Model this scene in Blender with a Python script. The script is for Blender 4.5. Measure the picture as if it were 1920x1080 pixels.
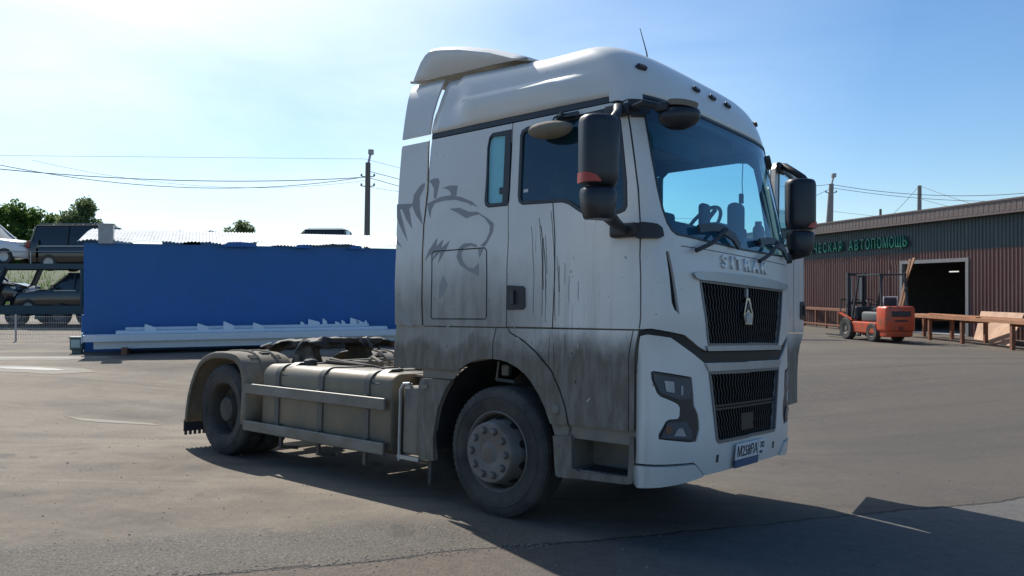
import bpy, bmesh, math, random
import numpy as np
from mathutils import Vector, Matrix
from mathutils.geometry import delaunay_2d_cdt
R = math.radians
random.seed(7)
for o in list(bpy.data.objects): bpy.data.objects.remove(o)
sc = bpy.context.scene
COL = sc.collection

# ------------------------------------------------------------------ camera, sky, sun
cam = bpy.data.cameras.new('camera'); camo = bpy.data.objects.new('camera', cam); COL.objects.link(camo)
cam.sensor_width = 36.0; cam.lens = 36.0 * 1475.64 / 1920.0
cam.clip_start = 0.05; cam.clip_end = 3000
camo.location = (0, 0, 1.52); camo.rotation_euler = (R(90.1), 0, 0)
sc.camera = camo
SUN_AZ = R(-29.0)      # left of the viewing direction (+Y)
SUN_EL = R(43.0)
world = bpy.data.worlds.new('World'); sc.world = world; world.use_nodes = True
wn = world.node_tree; wn.nodes.clear()
def wnode(t, **k):
    n = wn.nodes.new(t)
    for a, b in k.items(): setattr(n, a, b)
    return n
sky = wnode('ShaderNodeTexSky', sky_type='NISHITA', sun_disc=False)
sky.sun_elevation = SUN_EL; sky.sun_rotation = SUN_AZ
sky.altitude = 100; sky.air_density = 1.0; sky.dust_density = .45; sky.ozone_density = 3.0
bg = wnode('ShaderNodeBackground'); bg.inputs['Strength'].default_value = 0.115
wo = wnode('ShaderNodeOutputWorld')
tc = wnode('ShaderNodeTexCoord')
# thin high cloud, denser in the half of the sky towards the sun
mp = wnode('ShaderNodeMapping'); mp.inputs['Scale'].default_value = (1.0, 1.2, 4.5); mp.inputs['Rotation'].default_value = (0.0, R(14), R(20))
nz = wnode('ShaderNodeTexNoise'); nz.inputs['Scale'].default_value = 1.7; nz.inputs['Detail'].default_value = 5; nz.inputs['Roughness'].default_value = .52; nz.inputs['Distortion'].default_value = .35
rmp = wnode('ShaderNodeValToRGB'); rmp.color_ramp.elements[0].position = .36; rmp.color_ramp.elements[1].position = .74
dotn = wnode('ShaderNodeVectorMath', operation='DOT_PRODUCT'); dotn.inputs[1].default_value = (math.sin(SUN_AZ - R(6)) , math.cos(SUN_AZ - R(6)), .35)
mr = wnode('ShaderNodeMapRange'); mr.inputs['From Min'].default_value = .56; mr.inputs['From Max'].default_value = 1.06; mr.inputs['To Min'].default_value = .05; mr.inputs['To Max'].default_value = 1.0
mm = wnode('ShaderNodeMath', operation='MULTIPLY')
mixc = wnode('ShaderNodeMixRGB', blend_type='MIX'); mixc.inputs['Color2'].default_value = (7.7, 9.0, 9.8, 1)
wn.links.new(tc.outputs['Generated'], mp.inputs['Vector']); wn.links.new(mp.outputs[0], nz.inputs['Vector'])
wn.links.new(nz.outputs['Fac'], rmp.inputs[0]); wn.links.new(tc.outputs['Generated'], dotn.inputs[0])
wn.links.new(dotn.outputs['Value'], mr.inputs['Value']); am = wnode('ShaderNodeMath', operation='MULTIPLY_ADD'); am.inputs[1].default_value = .70; am.inputs[2].default_value = .16
wn.links.new(rmp.outputs[0], am.inputs[0]); wn.links.new(am.outputs[0], mm.inputs[0]); wn.links.new(mr.outputs[0], mm.inputs[1])
wn.links.new(mm.outputs[0], mixc.inputs['Fac']); hs = wnode('ShaderNodeHueSaturation'); hs.inputs['Saturation'].default_value = 1.22; hs.inputs['Value'].default_value = 1.0; wn.links.new(sky.outputs[0], hs.inputs['Color']); wn.links.new(hs.outputs[0], mixc.inputs['Color1'])
au = wnode('ShaderNodeVectorMath', operation='DOT_PRODUCT'); au.inputs[1].default_value = (math.sin(SUN_AZ) * math.cos(SUN_EL), math.cos(SUN_AZ) * math.cos(SUN_EL), math.sin(SUN_EL)); wn.links.new(tc.outputs['Generated'], au.inputs[0])
aur = wnode('ShaderNodeMapRange', interpolation_type='SMOOTHSTEP'); aur.inputs['From Min'].default_value = .80; aur.inputs['From Max'].default_value = 1.04; wn.links.new(au.outputs['Value'], aur.inputs['Value'])
mixa = wnode('ShaderNodeMixRGB', blend_type='MIX'); mixa.inputs['Color2'].default_value = (10.6, 11.1, 11.3, 1)     # aureole of thin cloud round the sun
wn.links.new(aur.outputs[0], mixa.inputs['Fac']); wn.links.new(mixc.outputs[0], mixa.inputs['Color1']); wn.links.new(mixa.outputs[0], bg.inputs['Color']); wn.links.new(bg.outputs[0], wo.inputs[0])
sd = bpy.data.lights.new('sun', 'SUN'); sd.energy = 5.0; sd.angle = R(.53); sd.color = (1.0, .95, .87)
so = bpy.data.objects.new('sun', sd); COL.objects.link(so)
sdir = Vector((math.sin(SUN_AZ) * math.cos(SUN_EL), math.cos(SUN_AZ) * math.cos(SUN_EL), math.sin(SUN_EL)))
so.rotation_euler = sdir.to_track_quat('Z', 'Y').to_euler(); so.location = sdir * 60
sc.view_settings.view_transform = 'Standard'; sc.view_settings.look = 'None'
sc.view_settings.exposure = 0.24; sc.view_settings.gamma = 1.0; sc.view_settings.use_curve_mapping = False
sc.render.engine = 'CYCLES'
sc.cycles.max_bounces = 8; sc.cycles.transparent_max_bounces = 16

# ------------------------------------------------------------------ materials
MATS = {}
def mat(name, col, rough=.6, metal=0., spec=.5, noise=0., nscale=8., bump=0., bscale=60., coat=0., dirt=None, dscale=2.0, damt=.5, stretch=(1, 1, 1), emit=None):
    m = bpy.data.materials.new(name); m.use_nodes = True; nt = m.node_tree; b = nt.nodes['Principled BSDF']
    b.inputs['Base Color'].default_value = (*col, 1); b.inputs['Roughness'].default_value = rough
    b.inputs['Metallic'].default_value = metal; b.inputs['Specular IOR Level'].default_value = spec
    b.inputs['Coat Weight'].default_value = coat
    t = nt.nodes.new('ShaderNodeTexCoord'); mpn = nt.nodes.new('ShaderNodeMapping'); mpn.inputs['Scale'].default_value = stretch
    nt.links.new(t.outputs['Object'], mpn.inputs[0])
    src = None
    if noise > 0:
        n = nt.nodes.new('ShaderNodeTexNoise'); n.inputs['Scale'].default_value = nscale; n.inputs['Detail'].default_value = 6; n.inputs['Roughness'].default_value = .62
        nt.links.new(mpn.outputs[0], n.inputs['Vector'])
        r = nt.nodes.new('ShaderNodeMapRange'); r.inputs['From Min'].default_value = .25; r.inputs['From Max'].default_value = .75
        r.inputs['To Min'].default_value = 1 - noise; r.inputs['To Max'].default_value = 1 + noise
        nt.links.new(n.outputs['Fac'], r.inputs[0])
        mx = nt.nodes.new('ShaderNodeVectorMath'); mx.operation = 'SCALE'; mx.inputs[0].default_value = col
        nt.links.new(r.outputs[0], mx.inputs['Scale']); src = mx.outputs[0]
        rr = nt.nodes.new('ShaderNodeMapRange'); rr.inputs['To Min'].default_value = max(0.02, rough - .12); rr.inputs['To Max'].default_value = min(1, rough + .12)
        nt.links.new(n.outputs['Fac'], rr.inputs[0]); nt.links.new(rr.outputs[0], b.inputs['Roughness'])
    if dirt is not None:
        n2 = nt.nodes.new('ShaderNodeTexNoise'); n2.inputs['Scale'].default_value = dscale; n2.inputs['Detail'].default_value = 8; n2.inputs['Roughness'].default_value = .65
        nt.links.new(mpn.outputs[0], n2.inputs['Vector'])
        r2 = nt.nodes.new('ShaderNodeMapRange'); r2.inputs['From Min'].default_value = .62 - damt * .5; r2.inputs['From Max'].default_value = .78 - damt * .3
        nt.links.new(n2.outputs['Fac'], r2.inputs[0])
        mc = nt.nodes.new('ShaderNodeMixRGB'); mc.inputs['Color1'].default_value = (*col, 1); mc.inputs['Color2'].default_value = (*dirt, 1)
        if src is not None: nt.links.new(src, mc.inputs['Color1'])
        nt.links.new(r2.outputs[0], mc.inputs['Fac']); src = mc.outputs[0]
    if src is not None: nt.links.new(src, b.inputs['Base Color'])
    if bump > 0:
        n3 = nt.nodes.new('ShaderNodeTexNoise'); n3.inputs['Scale'].default_value = bscale; n3.inputs['Detail'].default_value = 4
        nt.links.new(mpn.outputs[0], n3.inputs['Vector'])
        bp = nt.nodes.new('ShaderNodeBump'); bp.inputs['Strength'].default_value = bump; bp.inputs['Distance'].default_value = .01
        nt.links.new(n3.outputs['Fac'], bp.inputs['Height']); nt.links.new(bp.outputs[0], b.inputs['Normal'])
    if emit: b.inputs['Emission Color'].default_value = (*emit, 1); b.inputs['Emission Strength'].default_value = 3
    MATS[name] = m; return m
def glass(name, tint, refl=1.0, rough=.01, body=0.0, bodycol=(.05, .1, .12)):
    m = bpy.data.materials.new(name); m.use_nodes = True; nt = m.node_tree; nt.nodes.clear()
    o = nt.nodes.new('ShaderNodeOutputMaterial'); tr = nt.nodes.new('ShaderNodeBsdfTransparent'); tr.inputs[0].default_value = (*tint, 1)
    gl = nt.nodes.new('ShaderNodeBsdfGlossy'); gl.inputs['Roughness'].default_value = rough; gl.inputs[0].default_value = (.8, .9, 1, 1)
    fr = nt.nodes.new('ShaderNodeFresnel'); fr.inputs[0].default_value = 1.5
    ml = nt.nodes.new('ShaderNodeMath'); ml.operation = 'MULTIPLY'; ml.inputs[1].default_value = refl
    geo = nt.nodes.new('ShaderNodeNewGeometry'); inv = nt.nodes.new('ShaderNodeMath'); inv.operation = 'SUBTRACT'; inv.inputs[0].default_value = 1; nt.links.new(geo.outputs['Backfacing'], inv.inputs[1])
    m3 = nt.nodes.new('ShaderNodeMath'); m3.operation = 'MULTIPLY'
    mx = nt.nodes.new('ShaderNodeMixShader'); nt.links.new(fr.outputs[0], ml.inputs[0]); nt.links.new(ml.outputs[0], m3.inputs[0]); nt.links.new(inv.outputs[0], m3.inputs[1]); nt.links.new(m3.outputs[0], mx.inputs[0])
    base = tr.outputs[0]
    if body > 0:
        df = nt.nodes.new('ShaderNodeBsdfDiffuse'); df.inputs[0].default_value = (*bodycol, 1); m2 = nt.nodes.new('ShaderNodeMixShader'); m2.inputs[0].default_value = body
        nt.links.new(tr.outputs[0], m2.inputs[1]); nt.links.new(df.outputs[0], m2.inputs[2]); base = m2.outputs[0]
    nt.links.new(base, mx.inputs[1]); nt.links.new(gl.outputs[0], mx.inputs[2]); nt.links.new(mx.outputs[0], o.inputs[0])
    MATS[name] = m; return m

def leaf(name, col):
    m = bpy.data.materials.new(name); m.use_nodes = True; nt = m.node_tree; nt.nodes.clear(); o = nt.nodes.new('ShaderNodeOutputMaterial')
    t = nt.nodes.new('ShaderNodeTexCoord'); n = nt.nodes.new('ShaderNodeTexNoise'); n.inputs['Scale'].default_value = 1.6; n.inputs['Detail'].default_value = 4; nt.links.new(t.outputs['Object'], n.inputs['Vector'])
    mc = nt.nodes.new('ShaderNodeMixRGB'); mc.inputs[1].default_value = (*[c * .6 for c in col], 1); mc.inputs[2].default_value = (col[0] * 1.5, col[1] * 1.35, col[2] * 1.2, 1); nt.links.new(n.outputs['Fac'], mc.inputs[0])
    d = nt.nodes.new('ShaderNodeBsdfDiffuse'); tl = nt.nodes.new('ShaderNodeBsdfTranslucent'); mx = nt.nodes.new('ShaderNodeMixShader'); mx.inputs[0].default_value = .5
    nt.links.new(mc.outputs[0], d.inputs[0]); nt.links.new(mc.outputs[0], tl.inputs[0]); nt.links.new(d.outputs[0], mx.inputs[1]); nt.links.new(tl.outputs[0], mx.inputs[2]); nt.links.new(mx.outputs[0], o.inputs[0]); MATS[name] = m
def truck_paint(name, mode):
    """white cab paint; road dirt thickens towards the sills, the rear and round the wheel arch"""
    m = bpy.data.materials.new(name); m.use_nodes = True; nt = m.node_tree; b = nt.nodes['Principled BSDF']
    N = lambda t: nt.nodes.new(t)
    def math_(op, a, c, clamp=False):
        n = N('ShaderNodeMath'); n.operation = op; n.use_clamp = clamp
        for i, v in enumerate((a, c)):
            if isinstance(v, (int, float)): n.inputs[i].default_value = v
            else: nt.links.new(v, n.inputs[i])
        return n.outputs[0]
    def rng(v, a, c, d=0., e=1., smooth=True):
        n = N('ShaderNodeMapRange'); n.interpolation_type = 'SMOOTHSTEP' if smooth else 'LINEAR'
        nt.links.new(v, n.inputs[0]); n.inputs[1].default_value = a; n.inputs[2].default_value = c; n.inputs[3].default_value = d; n.inputs[4].default_value = e
        return n.outputs[0]
    t = N('ShaderNodeTexCoord'); sp = N('ShaderNodeSeparateXYZ'); nt.links.new(t.outputs['Object'], sp.inputs[0])
    X, Y, Z = sp.outputs
    def noise(scale, stretch=(1, 1, 1), det=6, rough=.6, off=(0, 0, 0)):
        mp_ = N('ShaderNodeMapping'); mp_.inputs['Scale'].default_value = stretch; mp_.inputs['Location'].default_value = off; nt.links.new(t.outputs['Object'], mp_.inputs[0])
        n = N('ShaderNodeTexNoise'); n.inputs['Scale'].default_value = scale; n.inputs['Detail'].default_value = det; n.inputs['Roughness'].default_value = rough
        nt.links.new(mp_.outputs[0], n.inputs['Vector']); return n.outputs['Fac']
    n1 = noise(2.2, (1, 1, .7)); n2 = noise(14, (1, 1, .25)); n3 = noise(45)
    zz = math_('ADD', Z, math_('MULTIPLY', math_('SUBTRACT', n1, .5), .55))
    low = rng(zz, 1.62, 1.25)                                    # panels under the sill line
    rear = math_('MULTIPLY', rng(zz, 2.35, 1.55), rng(X, .95, .0))
    ay = math_('ABSOLUTE', Y, 0.); sideq = rng(ay, 1.12, 1.19)
    xfront = rng(X, 1.36, 1.28)
    d = math_('MAXIMUM', math_('MULTIPLY', low, .98), math_('MULTIPLY', rear, .72))
    d = math_('MULTIPLY', d, math_('MULTIPLY', sideq, xfront))
    d = math_('MULTIPLY', d, rng(n2, .2, .8, .86, 1.10))
    base_d = rng(n1, .35, .8, .02, .14 if mode == 'cab' else .3)
    front_low = math_('MULTIPLY', rng(zz, .95, .45), .22)
    d = math_('MAXIMUM', d, math_('MAXIMUM', base_d, front_low))
    if mode == 'dusty': d = math_('MAXIMUM', d, rng(n1, .3, .7, .7, .95))
    d = math_('MINIMUM', d, 1.0)
    mix = N('ShaderNodeMixRGB'); mix.inputs[1].default_value = (.71, .70, .67, 1); mix.inputs[2].default_value = (.125, .114, .092, 1); nt.links.new(d, mix.inputs[0])
    col = mix.outputs[0]
    # oily runs down the door
    st = noise(1.0, (42, 42, .9), 3, .55, (3.1, 0, 0)); st2 = noise(1.0, (110, 110, 1.6), 2, .5)
    mask = math_('MULTIPLY', rng(X, .25, .5), rng(X, 1.05, .7)); mask = math_('MULTIPLY', mask, math_('MULTIPLY', rng(Z, 2.5, 2.2), rng(Z, .8, 1.3)))
    mask = math_('MULTIPLY', mask, sideq)
    runs = math_('MAXIMUM', rng(st, .66, .70), math_('MULTIPLY', rng(st2, .70, .73), .7))
    runs = math_('MULTIPLY', runs, mask)
    sp_ = noise(26, (1, 1, .55), 2, .5, (0, 0, 5)); spk = math_('MULTIPLY', rng(sp_, .72, .75), math_('MULTIPLY', sideq, rng(Z, 2.3, 1.6)))
    chip = math_('MULTIPLY', rng(noise(30, (1, 1, 1), 2, .5, (9, 0, 0)), .755, .775), .7)
    runs = math_('MINIMUM', math_('ADD', runs, math_('ADD', spk, chip)), .92)
    mix2 = N('ShaderNodeMixRGB'); nt.links.new(col, mix2.inputs[1]); mix2.inputs[2].default_value = (.045, .04, .035, 1); nt.links.new(runs, mix2.inputs[0])
    # broad faint grime curtains
    cur = math_('MULTIPLY', rng(noise(1.0, (9, 9, .5), 4, .6, (1, 2, 3)), .45, .7), math_('MULTIPLY', math_('MULTIPLY', sideq, rng(Z, 2.4, 1.5)), .28))
    mix3 = N('ShaderNodeMixRGB'); nt.links.new(mix2.outputs[0], mix3.inputs[1]); mix3.inputs[2].default_value = (.16, .145, .12, 1); nt.links.new(cur, mix3.inputs[0])
    nt.links.new(mix3.outputs[0], b.inputs['Base Color']); b.inputs['Coat Weight'].default_value = .12; b.inputs['Coat Roughness'].default_value = .25
    nt.links.new(rng(d, 0., .7, .28, .74), b.inputs['Roughness'])
    bp = N('ShaderNodeBump'); bp.inputs['Strength'].default_value = .12; bp.inputs['Distance'].default_value = .004
    nt.links.new(n3, bp.inputs['Height']); nt.links.new(bp.outputs[0], b.inputs['Normal'])
    MATS[name] = m; return m
PAINT = truck_paint('cab_paint', 'cab'); DUSTY = truck_paint('dusty_paint', 'dusty')
mat('lion_grey', (.27, .275, .285), .5, noise=.12, nscale=5)
mat('black_plastic', (.022, .023, .026), .5, noise=.3, nscale=12, bump=.15, bscale=200)
mat('mirror_black', (.018, .02, .026), .38, noise=.2, nscale=10)
mat('dark_trim', (.03, .035, .045), .45, noise=.2)
mat('dark_void', (.012, .012, .013), .9)
mat('seam_dark', (.02, .02, .022), .8)
mat('tan_dust', (.225, .195, .150), .85, noise=.2, nscale=9, dirt=(.15, .13, .10), damt=.4, bump=.2)
mat('grey_plastic_dusty', (.17, .162, .145), .8, noise=.22, nscale=6, dirt=(.24, .21, .165), dscale=3, damt=.5, bump=.15)
mat('tank_alloy', (.125, .115, .094), .5, metal=.2, noise=.3, nscale=4, dirt=(.20, .165, .115), dscale=2.5, damt=.6, bump=.15, stretch=(1, 1, .6))
mat('rail_alloy', (.20, .20, .188), .5, metal=.4, noise=.2, nscale=8, dirt=(.14, .125, .10), dscale=5, damt=.45, stretch=(.4, 1, 1))
mat('strap_steel', (.13, .125, .112), .6, metal=.3, noise=.2)
mat('chassis_dark', (.05, .046, .042), .75, noise=.3, dirt=(.16, .13, .1), dscale=6, damt=.5, bump=.3)
mat('grease_black', (.035, .034, .033), .72, noise=.5, nscale=9, bump=.8, bscale=30)
mat('grille_black', (.006, .007, .010), .55)
mat('letter_silver', (.66, .68, .70), .3, metal=.5)
mat('frame_grey', (.16, .17, .185), .4, metal=.4)
mat('oil_black', (.028, .024, .02), .35, noise=.5, nscale=30, stretch=(1, 1, .3))
mat('scuff_white', (.44, .44, .43), .6, noise=.3, nscale=40)
mat('chrome', (.62, .63, .64), .2, metal=1., noise=.1)
mat('satin_alloy', (.40, .42, .44), .4, metal=.6, noise=.1)
mat('rubber', (.028, .0285, .029), .82, noise=.22, nscale=14, dirt=(.075, .07, .062), dscale=3, damt=.5, bump=.35, bscale=80)
mat('rim_grey', (.17, .17, .168), .6, metal=.2, noise=.2, nscale=10, dirt=(.14, .12, .1), dscale=6, damt=.5)
mat('rim_rear', (.045, .042, .04), .75, noise=.3, dirt=(.085, .07, .055), dscale=6, damt=.5)
mat('lamp_lens', (.035, .055, .085), .35, noise=.2, coat=.15)
mat('lamp_dark', (.014, .018, .026), .4, noise=.2, coat=.1)
mat('lamp_bright', (.30, .36, .43), .2, metal=.5)
mat('marker_lamp', (.12, .05, .03), .3, coat=.5)
mat('red_reflector', (.42, .05, .03), .4, noise=.1)
mat('plate_white', (.66, .67, .68), .45, noise=.08)
mat('plate_blue', (.03, .09, .2), .4, noise=.1)
mat('ink', (.015, .015, .018), .6)
mat('liner_fabric', (.20, .23, .25), .9, noise=.1)
mat('liner_dark', (.05, .055, .06), .9)
mat('curtain', (.62, .80, .80), .9, noise=.08, stretch=(12, 1, 1))
mat('seat_fabric', (.04, .05, .06), .9, noise=.2, bump=.2)
mat('dash_grey', (.06, .075, .085), .7, noise=.1)
mat('white_plastic', (.6, .6, .6), .5)
glass('windscreen_glass', (.62, .88, .94), 1.25, body=.07, bodycol=(.05, .22, .40))
glass('door_glass', (.50, .72, .80), 1.5, body=.10, bodycol=(.03, .11, .19))
glass('clear_glass', (.80, .92, .94), 1.0)
mat('mirror_glass', (.8, .85, .9), .03, metal=1.)

# ------------------------------------------------------------------ mesh helpers
def mk(name, V, F, m, parent=None, smooth=False, label=None, cat=None, group=None, kind=None, angle=None):
    me = bpy.data.meshes.new(name); me.from_pydata([tuple(map(float, v)) for v in V], [], [tuple(int(i) for i in f) for f in F])
    me.materials.append(MATS[m] if isinstance(m, str) else m)
    if smooth:
        me.polygons.foreach_set('use_smooth', [True] * len(me.polygons))
        me.set_sharp_from_angle(angle=R(angle or 35))
    me.update()
    o = bpy.data.objects.new(name, me); COL.objects.link(o)
    if parent is not None: o.parent = parent
    tag(o, label, cat, group, kind); return o
def tag(o, label=None, cat=None, group=None, kind=None):
    if label: o['label'] = label
    if cat: o['category'] = cat
    if group: o['group'] = group
    if kind: o['kind'] = kind
    return o
def empty(name, loc=(0, 0, 0), rz=0, label=None, cat=None, group=None):
    o = bpy.data.objects.new(name, None); o.empty_display_size = .3; COL.objects.link(o); o.location = loc; o.rotation_euler = (0, 0, rz)
    return tag(o, label, cat, group)
class MB:
    def __init__(s): s.V = []; s.F = []
    def add(s, V, F):
        b = len(s.V); s.V += [tuple(v) for v in V]; s.F += [tuple(i + b for i in f) for f in F]; return s
    def box(s, x0, x1, y0, y1, z0, z1, M=None):
        V = [(x, y, z) for x in (x0, x1) for y in (y0, y1) for z in (z0, z1)]
        if M is not None: V = [tuple(M @ Vector(v)) for v in V]
        return s.add(V, [(0, 1, 3, 2), (4, 6, 7, 5), (0, 4, 5, 1), (2, 3, 7, 6), (0, 2, 6, 4), (1, 5, 7, 3)])
    def rbox(s, x0, x1, y0, y1, z0, z1, r=.02, seg=2, M=None):
        bm = bmesh.new(); bmesh.ops.create_cube(bm, size=1)
        for v in bm.verts: v.co = Vector(((x0 + x1) / 2 + v.co.x * (x1 - x0), (y0 + y1) / 2 + v.co.y * (y1 - y0), (z0 + z1) / 2 + v.co.z * (z1 - z0)))
        bmesh.ops.bevel(bm, geom=bm.edges[:], offset=r, segments=seg, profile=.5, affect='EDGES')
        return s.frombm(bm, M)
    def frombm(s, bm, M=None):
        bm.verts.index_update(); V = [tuple((M @ v.co) if M is not None else v.co) for v in bm.verts]; F = [tuple(v.index for v in f.verts) for f in bm.faces]; bm.free()
        return s.add(V, F)
    def beam(s, a, b, w, h=None, up=(0, 0, 1)):
        h = h or w; a = Vector(a); b = Vector(b); d = (b - a).normalized(); u = Vector(up)
        if abs(d.dot(u)) > .98: u = Vector((1, 0, 0))
        x = d.cross(u).normalized(); y = x.cross(d).normalized()
        V = [p + x * (w / 2 * i) + y * (h / 2 * j) for p in (a, b) for i, j in ((-1, -1), (1, -1), (1, 1), (-1, 1))]
        return s.add(V, [(0, 3, 2, 1), (4, 5, 6, 7)] + [(i, (i + 1) % 4, 4 + (i + 1) % 4, 4 + i) for i in range(4)])
    def tube(s, pts, r, n=8, cap=True):
        pts = [Vector(p) for p in pts]; rs = r if isinstance(r, (list, tuple)) else [r] * len(pts); V = []; F = []
        pu = None
        for i, p in enumerate(pts):
            d = (pts[min(i + 1, len(pts) - 1)] - pts[max(i - 1, 0)]).normalized()
            u = pu if pu is not None else (Vector((0, 0, 1)) if abs(d.z) < .9 else Vector((1, 0, 0)))
            x = d.cross(u).normalized(); y = x.cross(d).normalized(); pu = y
            V += [p + (x * math.cos(2 * math.pi * k / n) + y * math.sin(2 * math.pi * k / n)) * rs[i] for k in range(n)]
        for i in range(len(pts) - 1):
            F += [(i * n + k, i * n + (k + 1) % n, (i + 1) * n + (k + 1) % n, (i + 1) * n + k) for k in range(n)]
        if cap: F += [tuple(range(n))[::-1], tuple(range((len(pts) - 1) * n, len(pts) * n))]
        return s.add(V, F)
    def lathe(s, prof, c=(0, 0, 0), axis='y', n=48, closed=False, M=None):
        """prof: (radius, along-axis)"""
        V = []; F = []; c = Vector(c); k = len(prof)
        for i in range(n):
            a = 2 * math.pi * i / n
            for r, t in prof:
                p = {'y': Vector((r * math.cos(a), t, r * math.sin(a))), 'z': Vector((r * math.cos(a), r * math.sin(a), t)), 'x': Vector((t, r * math.cos(a), r * math.sin(a)))}[axis]
                p = p + c; V.append(M @ p if M is not None else p)
        for i in range(n):
            j = (i + 1) % n
            for q in range(k if closed else k - 1):
                q2 = (q + 1) % k; F.append((i * k + q, i * k + q2, j * k + q2, j * k + q))
        return s.add(V, F)
    def prism(s, poly, lo, hi, axis='y'):
        f = {'y': lambda p, t: (p[0], t, p[1]), 'z': lambda p, t: (p[0], p[1], t), 'x': lambda p, t: (t, p[0], p[1])}[axis]; n = len(poly)
        V = [f(p, lo) for p in poly] + [f(p, hi) for p in poly]
        return s.add(V, [tuple(range(n))[::-1], tuple(range(n, 2 * n))] + [(i, (i + 1) % n, n + (i + 1) % n, n + i) for i in range(n)])
    def build(s, name, m, parent=None, smooth=False, fix=True, **k):
        o = mk(name, s.V, s.F, m, parent, False, **k)
        if fix:
            bm = bmesh.new(); bm.from_mesh(o.data); bmesh.ops.recalc_face_normals(bm, faces=bm.faces[:]); bm.to_mesh(o.data); bm.free()
        if smooth:
            o.data.polygons.foreach_set('use_smooth', [True] * len(o.data.polygons)); o.data.set_sharp_from_angle(angle=R(38))
        return o
def text_obj(name, body, size, m, M, parent=None, extrude=.01, align='CENTER', sx=1.0, bevel=0.0, bold=0.0, **k):
    cu = bpy.data.curves.new(name, 'FONT'); cu.body = body; cu.size = size; cu.extrude = extrude; cu.align_x = align; cu.align_y = 'CENTER'; cu.bevel_depth = bevel; cu.bevel_resolution = 0; cu.offset = bold
    t = bpy.data.objects.new('tmp', cu); COL.objects.link(t); dg = bpy.context.evaluated_depsgraph_get()
    me = bpy.data.meshes.new_from_object(t.evaluated_get(dg)); bpy.data.objects.remove(t)
    me.transform(M @ Matrix.Diagonal((sx, 1, 1, 1))); me.materials.clear(); me.materials.append(MATS[m])
    o = bpy.data.objects.new(name, me); COL.objects.link(o)
    if parent is not None: o.parent = parent
    return tag(o, **k)
def link_copy(o, parent=None):
    c = o.copy(); COL.objects.link(c)
    if parent is not None: c.parent = parent
    return c
def copy_tree(o, parent=None):
    c = link_copy(o, parent)
    for ch in list(o.children): copy_tree(ch, c)
    return c

# ------------------------------------------------------------------ ground (the truck stands in a shallow dip of the yard)
TQ = Matrix(((0.758963, 0.6508655, 0.0186896), (-0.6508842, 0.7575648, 0.0494511), (0.0180274, -0.0496963, 0.9986017)))
TLOC = Vector((0.6427, 7.1731, -0.3498))
TM = Matrix.Translation(TLOC) @ TQ.to_4x4()
def sstep(x, a, b):
    t = np.clip((np.asarray(x, float) - a) / (b - a), 0, 1); return t * t * (3 - 2 * t)
def ground_z(x, y):
    x = np.asarray(x, float); y = np.asarray(y, float)
    zp = TLOC.z - (0.0186896 * (x - TLOC.x) + 0.0494511 * (y - TLOC.y)) / .9986
    w = sstep(np.hypot(x + .7, (y - 7.6)), 4.6, 12.5)
    zz = zp * (1 - w) + .0 * w
    return zz + .012 * np.sin(x * .7 + 1) * np.sin(y * .5) * sstep(np.hypot(x, y), 9, 14)
def gz(x, y): return float(ground_z(x, y))
def axis_pts(lo, hi, c, fine, n):
    a = [c]; st = fine
    while a[-1] < hi: a.append(a[-1] + st); st *= 1.035
    b = [c]; st = fine
    while b[-1] > lo: b.append(b[-1] - st); st *= 1.035
    return np.array(sorted(set(a + b)))
gx = axis_pts(-900, 900, 0, .09, 0); gy = axis_pts(-60, 1600, 6, .09, 0)
GX, GY = np.meshgrid(gx, gy); GZ = ground_z(GX, GY)
nx_, ny_ = len(gx), len(gy)
gv = np.stack([GX, GY, GZ], -1).reshape(-1, 3)
idx = np.arange(nx_ * ny_).reshape(ny_, nx_)
gf = np.stack([idx[:-1, :-1], idx[:-1, 1:], idx[1:, 1:], idx[1:, :-1]], -1).reshape(-1, 4)
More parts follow.
